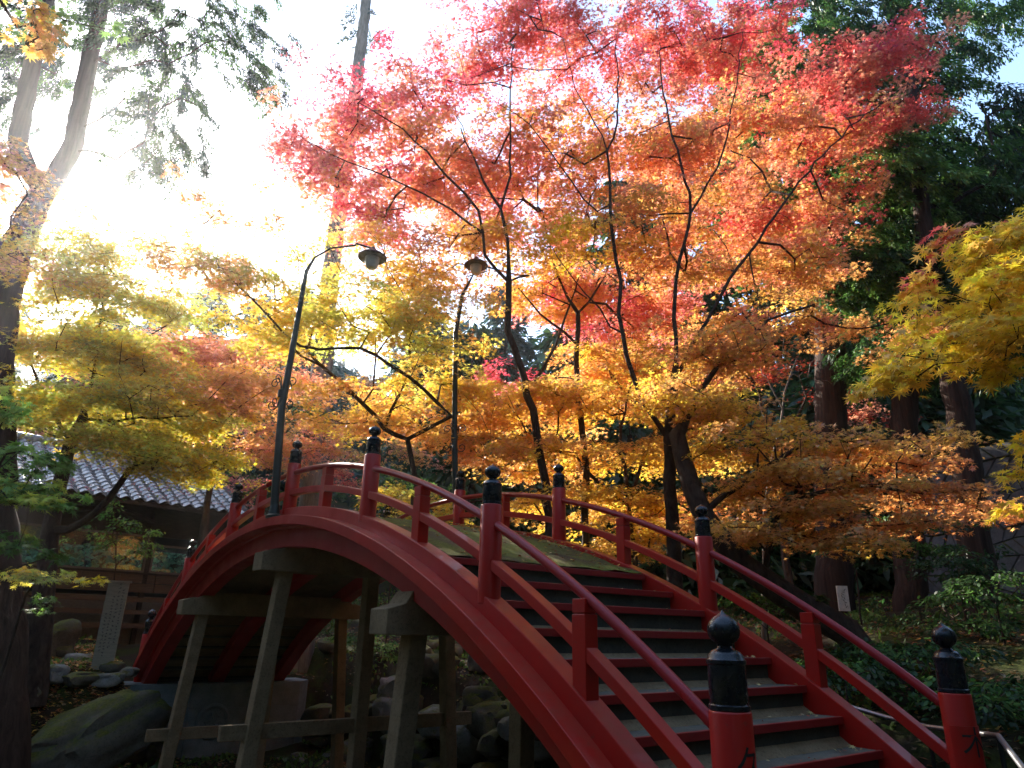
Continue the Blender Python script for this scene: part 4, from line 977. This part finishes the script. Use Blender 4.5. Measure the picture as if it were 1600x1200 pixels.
# great evergreens on the right
def conifer(px, py, D, r, top, lab, lay, rad=0.34, group=None, lean=0, mn=260, n=90):
    g = gpt(px, py, D)
    return tree('cedar_tree', lab, 'tree', g, [([g, A(px+lean*0.3, (py+top)/2+120, D), A(px+lean*0.7, (py+top)/2-80, D), A(px+lean, top, D)], rad, rad*0.35)], lay,
      CBARK, n, 0.55, 0.15, 'needle', NEEDLE, group=group, kind='conifer', maxn=mn, flat=0.14, tip=0.007)
conifer(1295, 880, 16, 0, -150, 'cedar with a straight thick trunk and drooping green foliage right of the red maple top', 
 [(1215, 110, 14, 50, 90, 1.0, 50, ('bgreen', 'green')), (1380, 260, 13.6, 60, 70, 1.0, 60, ('bgreen', 'green')), (1200, 120, 15, 90, 150, 1.8, 202, ('green', 'bgreen', 'dgreen')), (1290, 60, 15.5, 100, 110, 1.8, 162, ('green', 'dgreen')), (1180, 340, 15.5, 90, 110, 1.6, 121, ('dgreen', 'green', 'green')), (1400, 290, 14.5, 100, 100, 1.6, 229, ('bgreen', 'green', 'green', 'dgreen')), (1330, 420, 15, 90, 80, 1.5, 162, ('green', 'dgreen', 'bgreen')), (1300, 240, 16, 110, 120, 1.5, 162, ('dgreen', 'green', 'green'))], 0.42, n=110)
conifer(1412, 900, 15, 0, -150, 'cedar with a reddish straight trunk second from the right among the dark evergreens',
 [(1440, 440, 14.5, 110, 80, 1.6, 216, ('green', 'dgreen')), (1500, 250, 15, 60, 60, 1.5, 54, ('dgreen', 'green', 'green')), (1400, 40, 15, 80, 50, 1.8, 81, ('dgreen', 'green', 'green')), (1470, 130, 15, 50, 50, 1.4, 40, ('dgreen', 'green', 'green')), (1520, 20, 15, 90, 40, 1.8, 81, ('dgreen', 'green', 'green')), (1400, 150, 15, 80, 80, 1.6, 108, ('dgreen', 'green', 'green')), (1570, 430, 15, 70, 60, 1.6, 108, ('dgreen', 'green', 'green')), (1480, 330, 15, 60, 40, 1.4, 67, ('dgreen', 'green', 'green')), (1390, 540, 15, 90, 60, 1.5, 148, ('dgreen', 'green', 'green')), (1500, 400, 15.5, 90, 60, 1.5, 108, ('dgreen', 'green', 'blue'))], 0.32)
conifer(1530, 930, 13.6, 0, 100, 'leaning reddish cedar trunk in front of the stone wall',
 [(1560, 300, 14, 80, 70, 1.5, 81, ('dgreen', 'green', 'green')), (1590, 200, 14, 50, 90, 1.4, 94, ('dgreen', 'blue')), (1550, 520, 14.5, 90, 80, 1.5, 121, ('dgreen', 'green', 'green'))], 0.32, lean=-110)
# background wall of evergreens, one thing each
bgl = [(60, 26, 470, 'blue'), (240, 34, 430, 'blue'), (400, 40, 440, 'blue'), (640, 30, 470, 'dgreen'), (720, 26, 500, 'dgreen'), (780, 34, 430, 'blue'), (900, 30, 330, 'dgreen'), (990, 26, 260, 'dgreen'), (1080, 30, 180, 'dgreen'), (1160, 26, 160, 'dgreen'), (1240, 30, 60, 'dgreen'), (1330, 24, 40, 'dgreen'), (1430, 26, 150, 'dgreen'), (1520, 24, 320, 'dgreen'), (1610, 26, 260, 'dgreen'), (1570, 20, 520, 'dgreen'), (1350, 20, 560, 'dgreen'), (1000, 20, 700, 'dgreen'), (1120, 19, 720, 'dgreen'), (1240, 21, 640, 'dgreen'), (1460, 20, 600, 'dgreen'), (330, 38, 450, 'blue'), (150, 36, 450, 'blue'), (840, 22, 640, 'dgreen')]
whereabouts = ['at the far left edge', 'above the house ridge', 'left of the slim conifer trunk', 'in the gap right of the near lamp post', 'just left of the far lamp post', 'right of the far lamp post', 'behind the pink crown', 'behind the middle of the large maple', 'behind the right stems of the large maple', 'behind the red maple top', 'behind the straight thick cedar', 'behind the green drooping cedar', 'under the bright sky gap', 'behind the leaning cedar', 'at the far right edge', 'above the stone wall', 'between the two thick cedar trunks', 'low behind the far railing', 'behind the leaning dark trunk', 'behind the bare sapling', 'behind the orange sprays on the right', 'in the haze left of the near lamp post', 'in the haze above the roof', 'behind the right middle rail post']
for (px, D, top, c), wb in zip(bgl, whereabouts):
    pb = at(px, 960, D); b0 = np.array([pb[0], pb[1], hz(pb[0], pb[1])-0.3]); tp = at(px, top, D); hgt = max(3.0, tp[2]-b0[2]); 
    t = thing('conifer_tree', 'dark distant conifer '+wb, 'tree', tuple(b0), 'conifers standing behind the maples')
    m = MB(); m.tube([b0, b0+ez*hgt*0.5, b0+ez*hgt*0.97], [0.26, 0.18, 0.03], 8); m.build('trunk', CBARK, t, smooth=True)
    n = int(4600*min(1.7, hgt/12)); u = rng.uniform(0.10, 1, n)**0.8; a = rng.uniform(0, 2*math.pi, n); nb2 = rng.integers(0, 46, n)
    a = nb2*2.399+rng.normal(0, 0.30, n); zq = (nb2/46*0.86+0.12)*hgt+rng.normal(0, 0.16, n); taper = (1-zq/hgt)
    rr = (0.4+2.6*np.clip(taper, 0, 1)**0.75)*rng.uniform(0.15, 1, n)
    P = b0+np.c_[np.cos(a)*rr, np.sin(a)*rr, zq-0.22*rr]; la = a+rng.normal(0, 0.6, n); pit = rng.uniform(-1.1, 0, n)
    Dd = np.c_[np.cos(la)*np.cos(pit), np.sin(la)*np.cos(pit), np.sin(pit)]; Nn = np.c_[rng.normal(0, 0.5, n), rng.normal(0, 0.5, n), np.ones(n)]
    Cc = np.array(PAL[c])*rng.uniform(0.6, 1.6, (n, 1))*(1+rng.normal(0, 0.1, (n, 3)))
    linkmesh('crown', leaf_mesh('crown', 'needle', P, Dd, Nn, rng.uniform(0.35, 0.75, n), Cc, NEEDLE), t)
# far wood on the hillside; unseen ring behind camera added to dim sky light
n = 150000
ang = rng.uniform(0, 2*math.pi, n); front = np.abs((ang-YAW+math.pi) % (2*math.pi)-math.pi) < 1.2
dd = np.where(front, rng.uniform(34, 95, n), rng.uniform(12, 36, n)); bx = CAM[0]+np.sin(ang)*dd; by = CAM[1]+np.cos(ang)*dd
cid = (np.floor(bx/4)*73+np.floor(by/4)*19).astype(int); hh2 = (6+7*((cid*7919 % 97)/97.0))*np.where(front, 1, 1.9)
cxn = (np.floor(bx/4)+0.5)*4; cyn = (np.floor(by/4)+0.5)*4; u = rng.uniform(0, 1, n)**0.7; rr = (1-u)*2.6*rng.uniform(0.5, 1, n); a = rng.uniform(0, 6.283, n)
P = np.c_[cxn+np.cos(a)*rr, cyn+np.sin(a)*rr, H(cxn, cyn)+u*hh2]
la = a; pit = rng.uniform(-1, 0.1, n); Dd = np.c_[np.cos(la)*np.cos(pit), np.sin(la)*np.cos(pit), np.sin(pit)]; Nn = np.c_[rng.normal(0, .5, n), rng.normal(0, .5, n), np.ones(n)]
fw = linkmesh('far_wood_and_shade_ring', leaf_mesh('far_wood_and_shade_ring', 'needle', P, Dd, Nn, rng.uniform(0.8, 1.7, n)*np.where(front, 1, 0.8), np.array(PAL['blue'])*rng.uniform(0.7, 1.5, (n, 1)), NEEDLE)); tag(fw, 'dark far wood on the hillside, with an unseen ring behind the viewer added for shade', 'wood', None, 'stuff')

# ------------------------------------------------------------------ rocks
def rock(c, r, mat, name='rock', label=None, group=None, seed=0, cat='rock', subd=3, parent=None):
    bm = bmesh.new(); bmesh.ops.create_icosphere(bm, subdivisions=subd, radius=1)
    off = Vector((seed*7.13, seed*3.7, seed*1.9))
    for v in bm.verts:
        d = v.co.normalized(); n = mnoise.noise(d*0.9+off)*0.60+mnoise.noise(d*2.2+off)*0.26+mnoise.noise(d*5+off)*0.09-0.16*abs(mnoise.noise(d*1.6+off*2))
        q = d*(1+n); q = Vector([math.copysign(abs(x)**0.7, x) for x in q]); v.co = Vector((q.x*r[0], q.y*r[1], q.z*r[2]))
    me = bpy.data.meshes.new(name); bm.to_mesh(me); bm.free(); me.materials.append(mat); me.polygons.foreach_set('use_smooth', [True]*len(me.polygons)); me.set_sharp_from_angle(angle=R_(42))
    o = bpy.data.objects.new(name, me); COL.objects.link(o); o.location = c; o.rotation_euler = (0, 0, seed*1.7)
    if label: tag(o, label, cat, group)
    return o
def gp(px, py, D, dz=0): p = at(px, py, D); return (p[0], p[1], p[2]+dz)
BO = rock(gh(150, 1165, 0.16), (1.25, 0.6, 0.50), ROCK, label='large rounded boulder against the left side of the pale abutment', seed=1, subd=4)
BO.rotation_euler = (0.0, -0.42, 0.3)
rock(gh(85, 1022, 0.22), (0.36, 0.34, 0.38), ROCK, label='upright rounded boulder left of the handwritten board', seed=2)
rk = [(80, 1055, 13.6, .28, .2, .18, 'squared grey stone below the upright boulder'), (130, 1058, 13.6, .42, .22, .13, 'long flat stone in the middle of the rock edging'), (122, 1025, 14, .22, .2, .12, 'flat stone beside the foot of the handwritten board'), (175, 1040, 13.8, .22, .18, .13, 'small stone in front of the handwritten board'), (165, 1060, 13.4, .3, .2, .12, 'low mossy stone beside the far red beam end'), (100, 1018, 14.1, .18, .2, .14, 'small round stone at the foot of the upright boulder'), (195, 1050, 13.5, .2, .2, .1, 'flat stone touching the far red beam end'), (50, 1075, 13, .3, .22, .14, 'mossy stone beside the cedar foot')]
for i, (x, y, D, a, b_, c_, lab) in enumerate(rk): rock(gh(x, y+8, c_*0.4), (a, b_, c_), ROCKG if i % 2 == 0 else ROCK, label=lab, seed=3+i)
# rock face of the right bank and loose rocks seen between the trestle legs
k = 0
for i in range(62):
    y_ = rng.uniform(1.6, 13.5); x_ = 2.45+rng.uniform(-0.45, 0.35); z_ = -0.25+rng.uniform(0.05, 1.35)
    s_ = rng.uniform(0.16, 0.38)
    rock((x_+0.25*z_, y_, z_), (s_*1.1, s_*1.3, s_*0.85), ROCK if rng.random() < 0.7 else ROCKG, label=f"{'small' if s_ < 0.22 else 'middling' if s_ < 0.31 else 'large'} {'low' if z_ < 0.2 else 'upper' if z_ > 0.7 else 'mid-height'} stone in the rock face {'right of the nearest' if y_ < 5 else 'behind the middle' if y_ < 9 else 'behind the farthest'} trestle" , group='stones of the rock face under the bridge', seed=20+i, subd=2 if s_ < 0.2 else 3)
for i in range(46):
    x_ = rng.uniform(2.8, 8); y_ = rng.uniform(7, 16); s_ = rng.uniform(0.12, 0.34)
    rock((x_, y_, hz(x_, y_)), (s_*1.3, s_*1.1, s_*0.75), ROCK, label=f"{'small' if s_ < 0.2 else 'large'} moss-covered rock {'low' if y_ < 10 else 'halfway up' if y_ < 13 else 'high'} on the garden slope {'near' if x_ < 5 else 'well beyond'} the right railing" , group='rocks on the garden slope', seed=100+i, subd=2 if s_ < 0.2 else 3)
for i in range(26):
    x_ = rng.uniform(-4, 2); y_ = rng.uniform(6, 13.2); s_ = rng.uniform(0.08, 0.2)
    rock((x_, y_, hz(x_, y_)), (s_*1.3, s_*1.1, s_*0.7), ROCKG, label=f"loose {'small' if s_ < 0.14 else 'bigger'} stone on the stream bed {'left of' if x_ < -1.5 else 'under'} the bridge {'near' if y_ < 9.5 else 'beyond'} the middle trestle" , group='stones on the stream bed', seed=160+i, subd=2)
rock(gh(250, 1185, 0.12), (0.26, 0.26, 0.24), ROCKG, label='round pale stone at the foot of the abutment behind the tie beam end', seed=300)

# ------------------------------------------------------------------ stone wall on the right
wA = at(1440, 925, 17.5); wB = at(1680, 945, 14.5); zb0 = min(wA[2], wB[2])-0.8
wt = thing('stone_wall', 'grey retaining wall of fitted irregular stones in the shade at the right edge', 'wall', (float((wA[0]+wB[0])/2), float((wA[1]+wB[1])/2), zb0))
wx = np.array([wB[0]-wA[0], wB[1]-wA[1], 0]); wL = np.linalg.norm(wx); wx /= wL; wn = np.array([wx[1], -wx[0], 0]); 
if wn @ HD > 0: wn = -wn
wO = np.array([wA[0], wA[1], zb0]); WH = at(1500, 735, 16.5)[2]-zb0
m = MB(); m.obox(wO+wx*wL/2-wn*0.45+ez*WH/2, wx, wn, ez, wL/2, 0.4, WH/2-0.05); m.build('wall_core', JOINT, wt)
cs = 0.36; nu = int(wL/cs)+1; nv = int(WH/cs)+1
gx = np.zeros((nu+1, nv+1, 2))
for i in range(nu+1):
    for j in range(nv+1): gx[i, j] = (i*cs+rng.uniform(-.13, .13)*(0 < i < nu)+(0.2 if j % 2 else 0), j*cs+rng.uniform(-.11, .11)*(0 < j < nv))
for i in range(nu):
    for j in range(nv):
        q = np.array([gx[i, j], gx[i+1, j], gx[i+1, j+1], gx[i, j+1]]); c = q.mean(0); q = c+(q-c)*0.965; pr = rng.uniform(0.0, 0.07)
        m = MB(); q2 = c+(q-c)*0.90
        for a_, off in ((q, -0.06), (q, 0.01+pr*0.5), (q2, 0.035+pr)):
            for u, v in a_: m.v.append(tuple(wO+wx*u+ez*v+wn*off))
        for b_ in (0, 4):
            for e_ in range(4): f_ = (e_+1) % 4; m.f.append((b_+e_, b_+f_, b_+4+f_, b_+4+e_))
        m.f.append((8, 9, 10, 11)); m.build('wall_stone', WALLST, wt)

# ------------------------------------------------------------------ undergrowth
def shrub(px, py, D, rx, ry, n, cols, lab, name='shrub', leaf=0.09, tm='oval', grp=None):
    g = gpt(px, py+ry, D)
    return tree(name, lab, 'shrub', g, [([g, A(px, py+ry*0.5, D), A(px, py, D)], 0.02, 0.008)], [(px, py, D, rx, ry, 0.6, n, cols)], BARK, 40, 0.3, leaf, tm, GLEAF, group=grp, maxn=24, step=0.25)
shrub(1430, 850, 12.6, 60, 55, 46, ('dgreen', 'green'), 'dark evergreen shrub in front of the stone wall beside the cedar foot')
shrub(1335, 850, 13.5, 50, 40, 26, ('dgreen', 'green'), 'dark shrub under the lowest orange spray')
shrub(1320, 1060, 8.6, 70, 34, 40, ('green', 'dgreen'), 'low leafy shrub behind the lower right handrail')
shrub(1420, 1030, 9.0, 60, 26, 30, ('green', 'dgreen'), 'low shrub left of the right end post cap')
shrub(1560, 1090, 7.6, 70, 40, 40, ('dgreen', 'green'), 'dark ground shrub at the lower right corner')
shrub(1200, 960, 10.6, 50, 50, 34, ('dgreen', 'green'), 'dark shrub behind the second post of the right railing')
shrub(1560, 930, 10, 50, 26, 24, ('green', 'dgreen'), 'leafy shrub near the right edge below the stone wall')
shrub(1490, 965, 10.4, 60, 26, 30, ('dgreen', 'dgreen', 'green'), 'dark leafy shrub in front of the reddish cedar trunks')
shrub(1500, 880, 12, 60, 36, 30, ('dgreen', 'dgreen'), 'dark shrub against the stone wall right of the leaning cedar')
shrub(600, 1010, 17, 60, 24, 30, ('green', 'bgreen'), 'bright green shrub on the slope seen between the trestles')
shrub(950, 880, 15, 120, 40, 60, ('dgreen', 'green'), 'dark shrub behind the middle of the right railing')
shrub(420, 770, 19, 90, 26, 40, ('green', 'dgreen'), 'green shrub behind the left railing')
shrub(620, 760, 17, 70, 30, 40, ('green', 'bgreen'), 'leafy shrub behind the bridge crest')
# low plants and moss tufts: nobody could count them
n = 52000
x_ = rng.uniform(-6, 20, n); y_ = rng.uniform(1.5, 22, n)
dens = vnoise(x_, y_, 1.1, 11)*0.7+vnoise(x_, y_, 0.4, 12)*0.3
k_ = (dens > 0.5) & ((np.abs(x_) > 1.9) | (y_ < 13.6)) ; x_ = x_[k_]; y_ = y_[k_]; n = len(x_)
a = rng.uniform(0, 6.283, n); pit = rng.uniform(0.2, 1.3, n)
P = np.c_[x_, y_, H(x_, y_)-0.01]; Dd = np.c_[np.cos(a)*np.cos(pit), np.sin(a)*np.cos(pit), np.sin(pit)]
cc = np.array(PAL['green'])*rng.uniform(0.5, 1.5, (n, 1))*np.array([1.5, 1.1, 1])
o = linkmesh('ground_cover', leaf_mesh('ground_cover', 'oval', P, Dd, np.c_[rng.normal(0, .6, n), rng.normal(0, .6, n), np.ones(n)], rng.uniform(0.05, 0.15, n), cc, GLEAF)); tag(o, 'low green plants and moss tufts over the banks', 'ground cover', None, 'stuff')
n = 90000
x_ = np.where(rng.random(n) < 0.2, rng.uniform(-4.5, -1.8, n), rng.uniform(-7, 18, n)); y_ = np.where(x_ < -1.8, rng.uniform(10.5, 18, n), rng.uniform(-1, 22, n))
k_ = (vnoise(x_, y_, 1.6, 21)*0.6+vnoise(x_, y_, 0.5, 22)*0.4 > 0.42) & ~((np.abs(x_) < 1.9) & ((y_ < 1.2) | (y_ > 13.6))); x_ = x_[k_]; y_ = y_[k_]; n = len(x_)
a = rng.uniform(0, 6.283, n); P = np.c_[x_, y_, H(x_, y_)+0.012]
Dd = np.c_[np.cos(a), np.sin(a), rng.normal(0.1, 0.3, n)]
pal = np.array([PAL['brown'], (0.40, 0.24, 0.10), (0.5, 0.36, 0.2), (0.45, 0.14, 0.06), PAL['amber']]); cc = pal[rng.integers(0, 5, n)]*rng.uniform(0.4, 1.0, (n, 1))*np.where(x_ < -1.8, 1.5, 0.8)[:, None]
o = linkmesh('leaf_litter', leaf_mesh('leaf_litter', 'star', P, Dd, np.c_[rng.normal(0, .3, n), rng.normal(0, .3, n), np.ones(n)], rng.uniform(0.04, 0.085, n), cc, LITTER)); tag(o, 'brown and yellow fallen leaves scattered over the forest floor', 'leaf litter', None, 'stuff')
# litter on the roof and the mossy deck
n = 1500; u_ = rng.uniform(UL, UR, n); s_ = rng.uniform(0, ROOFD, n); k_ = vnoise(u_*1.0, s_, 0.8, 31) > 0.42; u_ = u_[k_]; s_ = s_[k_]; n = len(u_)
P = np.array([rp(u, s, 0.125) for u, s in zip(u_, s_)]); nr_ = rp(0, 0, 1)-rp(0, 0, 0); dr = rp(1, 0, 0)-rp(0, 0, 0); ds = rp(0, 1, 0)-rp(0, 0, 0); a = rng.uniform(0, 6.283, n)
Dd = dr[None, :]*np.cos(a)[:, None]+ds[None, :]*np.sin(a)[:, None]; cc = np.array([PAL['crimson'], PAL['brown'], PAL['coral']])[rng.integers(0, 3, n)]*rng.uniform(0.3, 0.8, (n, 1))
o = linkmesh('fallen_leaves', leaf_mesh('fallen_leaves', 'star', P, Dd, np.tile(nr_, (n, 1))+rng.normal(0, .2, (n, 3)), rng.uniform(0.06, 0.1, n), cc, LITTER)); tag(o, 'dark red fallen leaves lying on the roof tiles', 'leaf litter', None, 'stuff')
n = 3200; x_ = rng.uniform(-1.2, 1.28, n); y_ = rng.uniform(3.2, 11.8, n); k_ = (rng.uniform(0, 1, n) < 0.25+0.75*(x_ > 0.7)); x_ = x_[k_]; y_ = y_[k_]; n = len(x_)
P = np.array([(x, y, arc(11.325, y)+0.05) for x, y in zip(x_, y_)]); a = rng.uniform(0, 6.283, n); cc = pal[rng.integers(0, 5, n)]*rng.uniform(0.5, 1.3, (n, 1))
o = linkmesh('fallen_leaves', leaf_mesh('fallen_leaves', 'star', P, np.c_[np.cos(a), np.sin(a), rng.normal(0, .2, n)], np.c_[rng.normal(0, .3, (n, 2)), np.ones(n)], rng.uniform(0.03, 0.055, n), cc, LITTER)); tag(o, 'small fallen leaves drifted against the railing on the mossy deck', 'leaf litter', None, 'stuff')
# single fallen leaves on the treads
fl = [leaf_mesh('fallen_leaf', 'maple5' if i % 2 else 'oval', np.zeros((1, 3)), np.array([[1.0, 0, 0]]), np.array([[0, 0, 1.0]]), np.array([1.0]), np.array([c]), LITTER) for i, c in enumerate([(0.50, 0.34, 0.14), (0.60, 0.46, 0.26), (0.38, 0.10, 0.05), (0.66, 0.52, 0.20), (0.42, 0.22, 0.09)])]
cnt = 0
for k, (y, z) in enumerate(NOS):
    yb = NOS[k-1][0] if k else 3.1
    if k == 0: continue
    for j in range(22):
        x = 1.28-abs(rng.normal(0, 0.5)) if rng.random() < 0.75 else rng.uniform(-1.25, 1.25)
        if x < -1.25: continue
        big = rng.random() < 0.12 and k > 4
        s = rng.uniform(0.05, 0.08) if big else rng.uniform(0.022, 0.042)
        li = int(rng.integers(0, 5)); o = bpy.data.objects.new('fallen_leaf', fl[li]); COL.objects.link(o); o.location = (x, rng.uniform(y+0.03, yb+0.02), z+0.004+s*0.12)
        o.scale = (s, s, s*1.6); o.rotation_euler = (rng.normal(0, 0.25), rng.normal(0, 0.25), rng.uniform(0, 6.28))
        tag(o, f"{('tan','pale beige','dark red','straw yellow','brown')[li]} fallen leaf {'near the right end' if x > 0.6 else 'near the left end' if x < -0.6 else 'in the middle'} of the {('','second','third','fourth','fifth','sixth','seventh','eighth','ninth','tenth')[k]} step from the top", 'leaf', 'fallen leaves on the bridge steps'); cnt += 1

# ------------------------------------------------------------------ hazy air
m = newmat('haze air'); nb3 = NB(m); pv = nb3.add('ShaderNodeVolumePrincipled'); oo = nb3.add('ShaderNodeOutputMaterial')
pv.inputs['Color'].default_value = (0.95, 0.97, 1.0, 1); pv.inputs['Density'].default_value = 0.0005; pv.inputs['Anisotropy'].default_value = 0.84
nb3.l.new(pv.outputs[0], oo.inputs['Volume'])
hm = MB(); hm.box(-202, 242, -202, 242, -2.5, 60); ho = hm.build('haze', m); ho['kind'] = 'stuff'
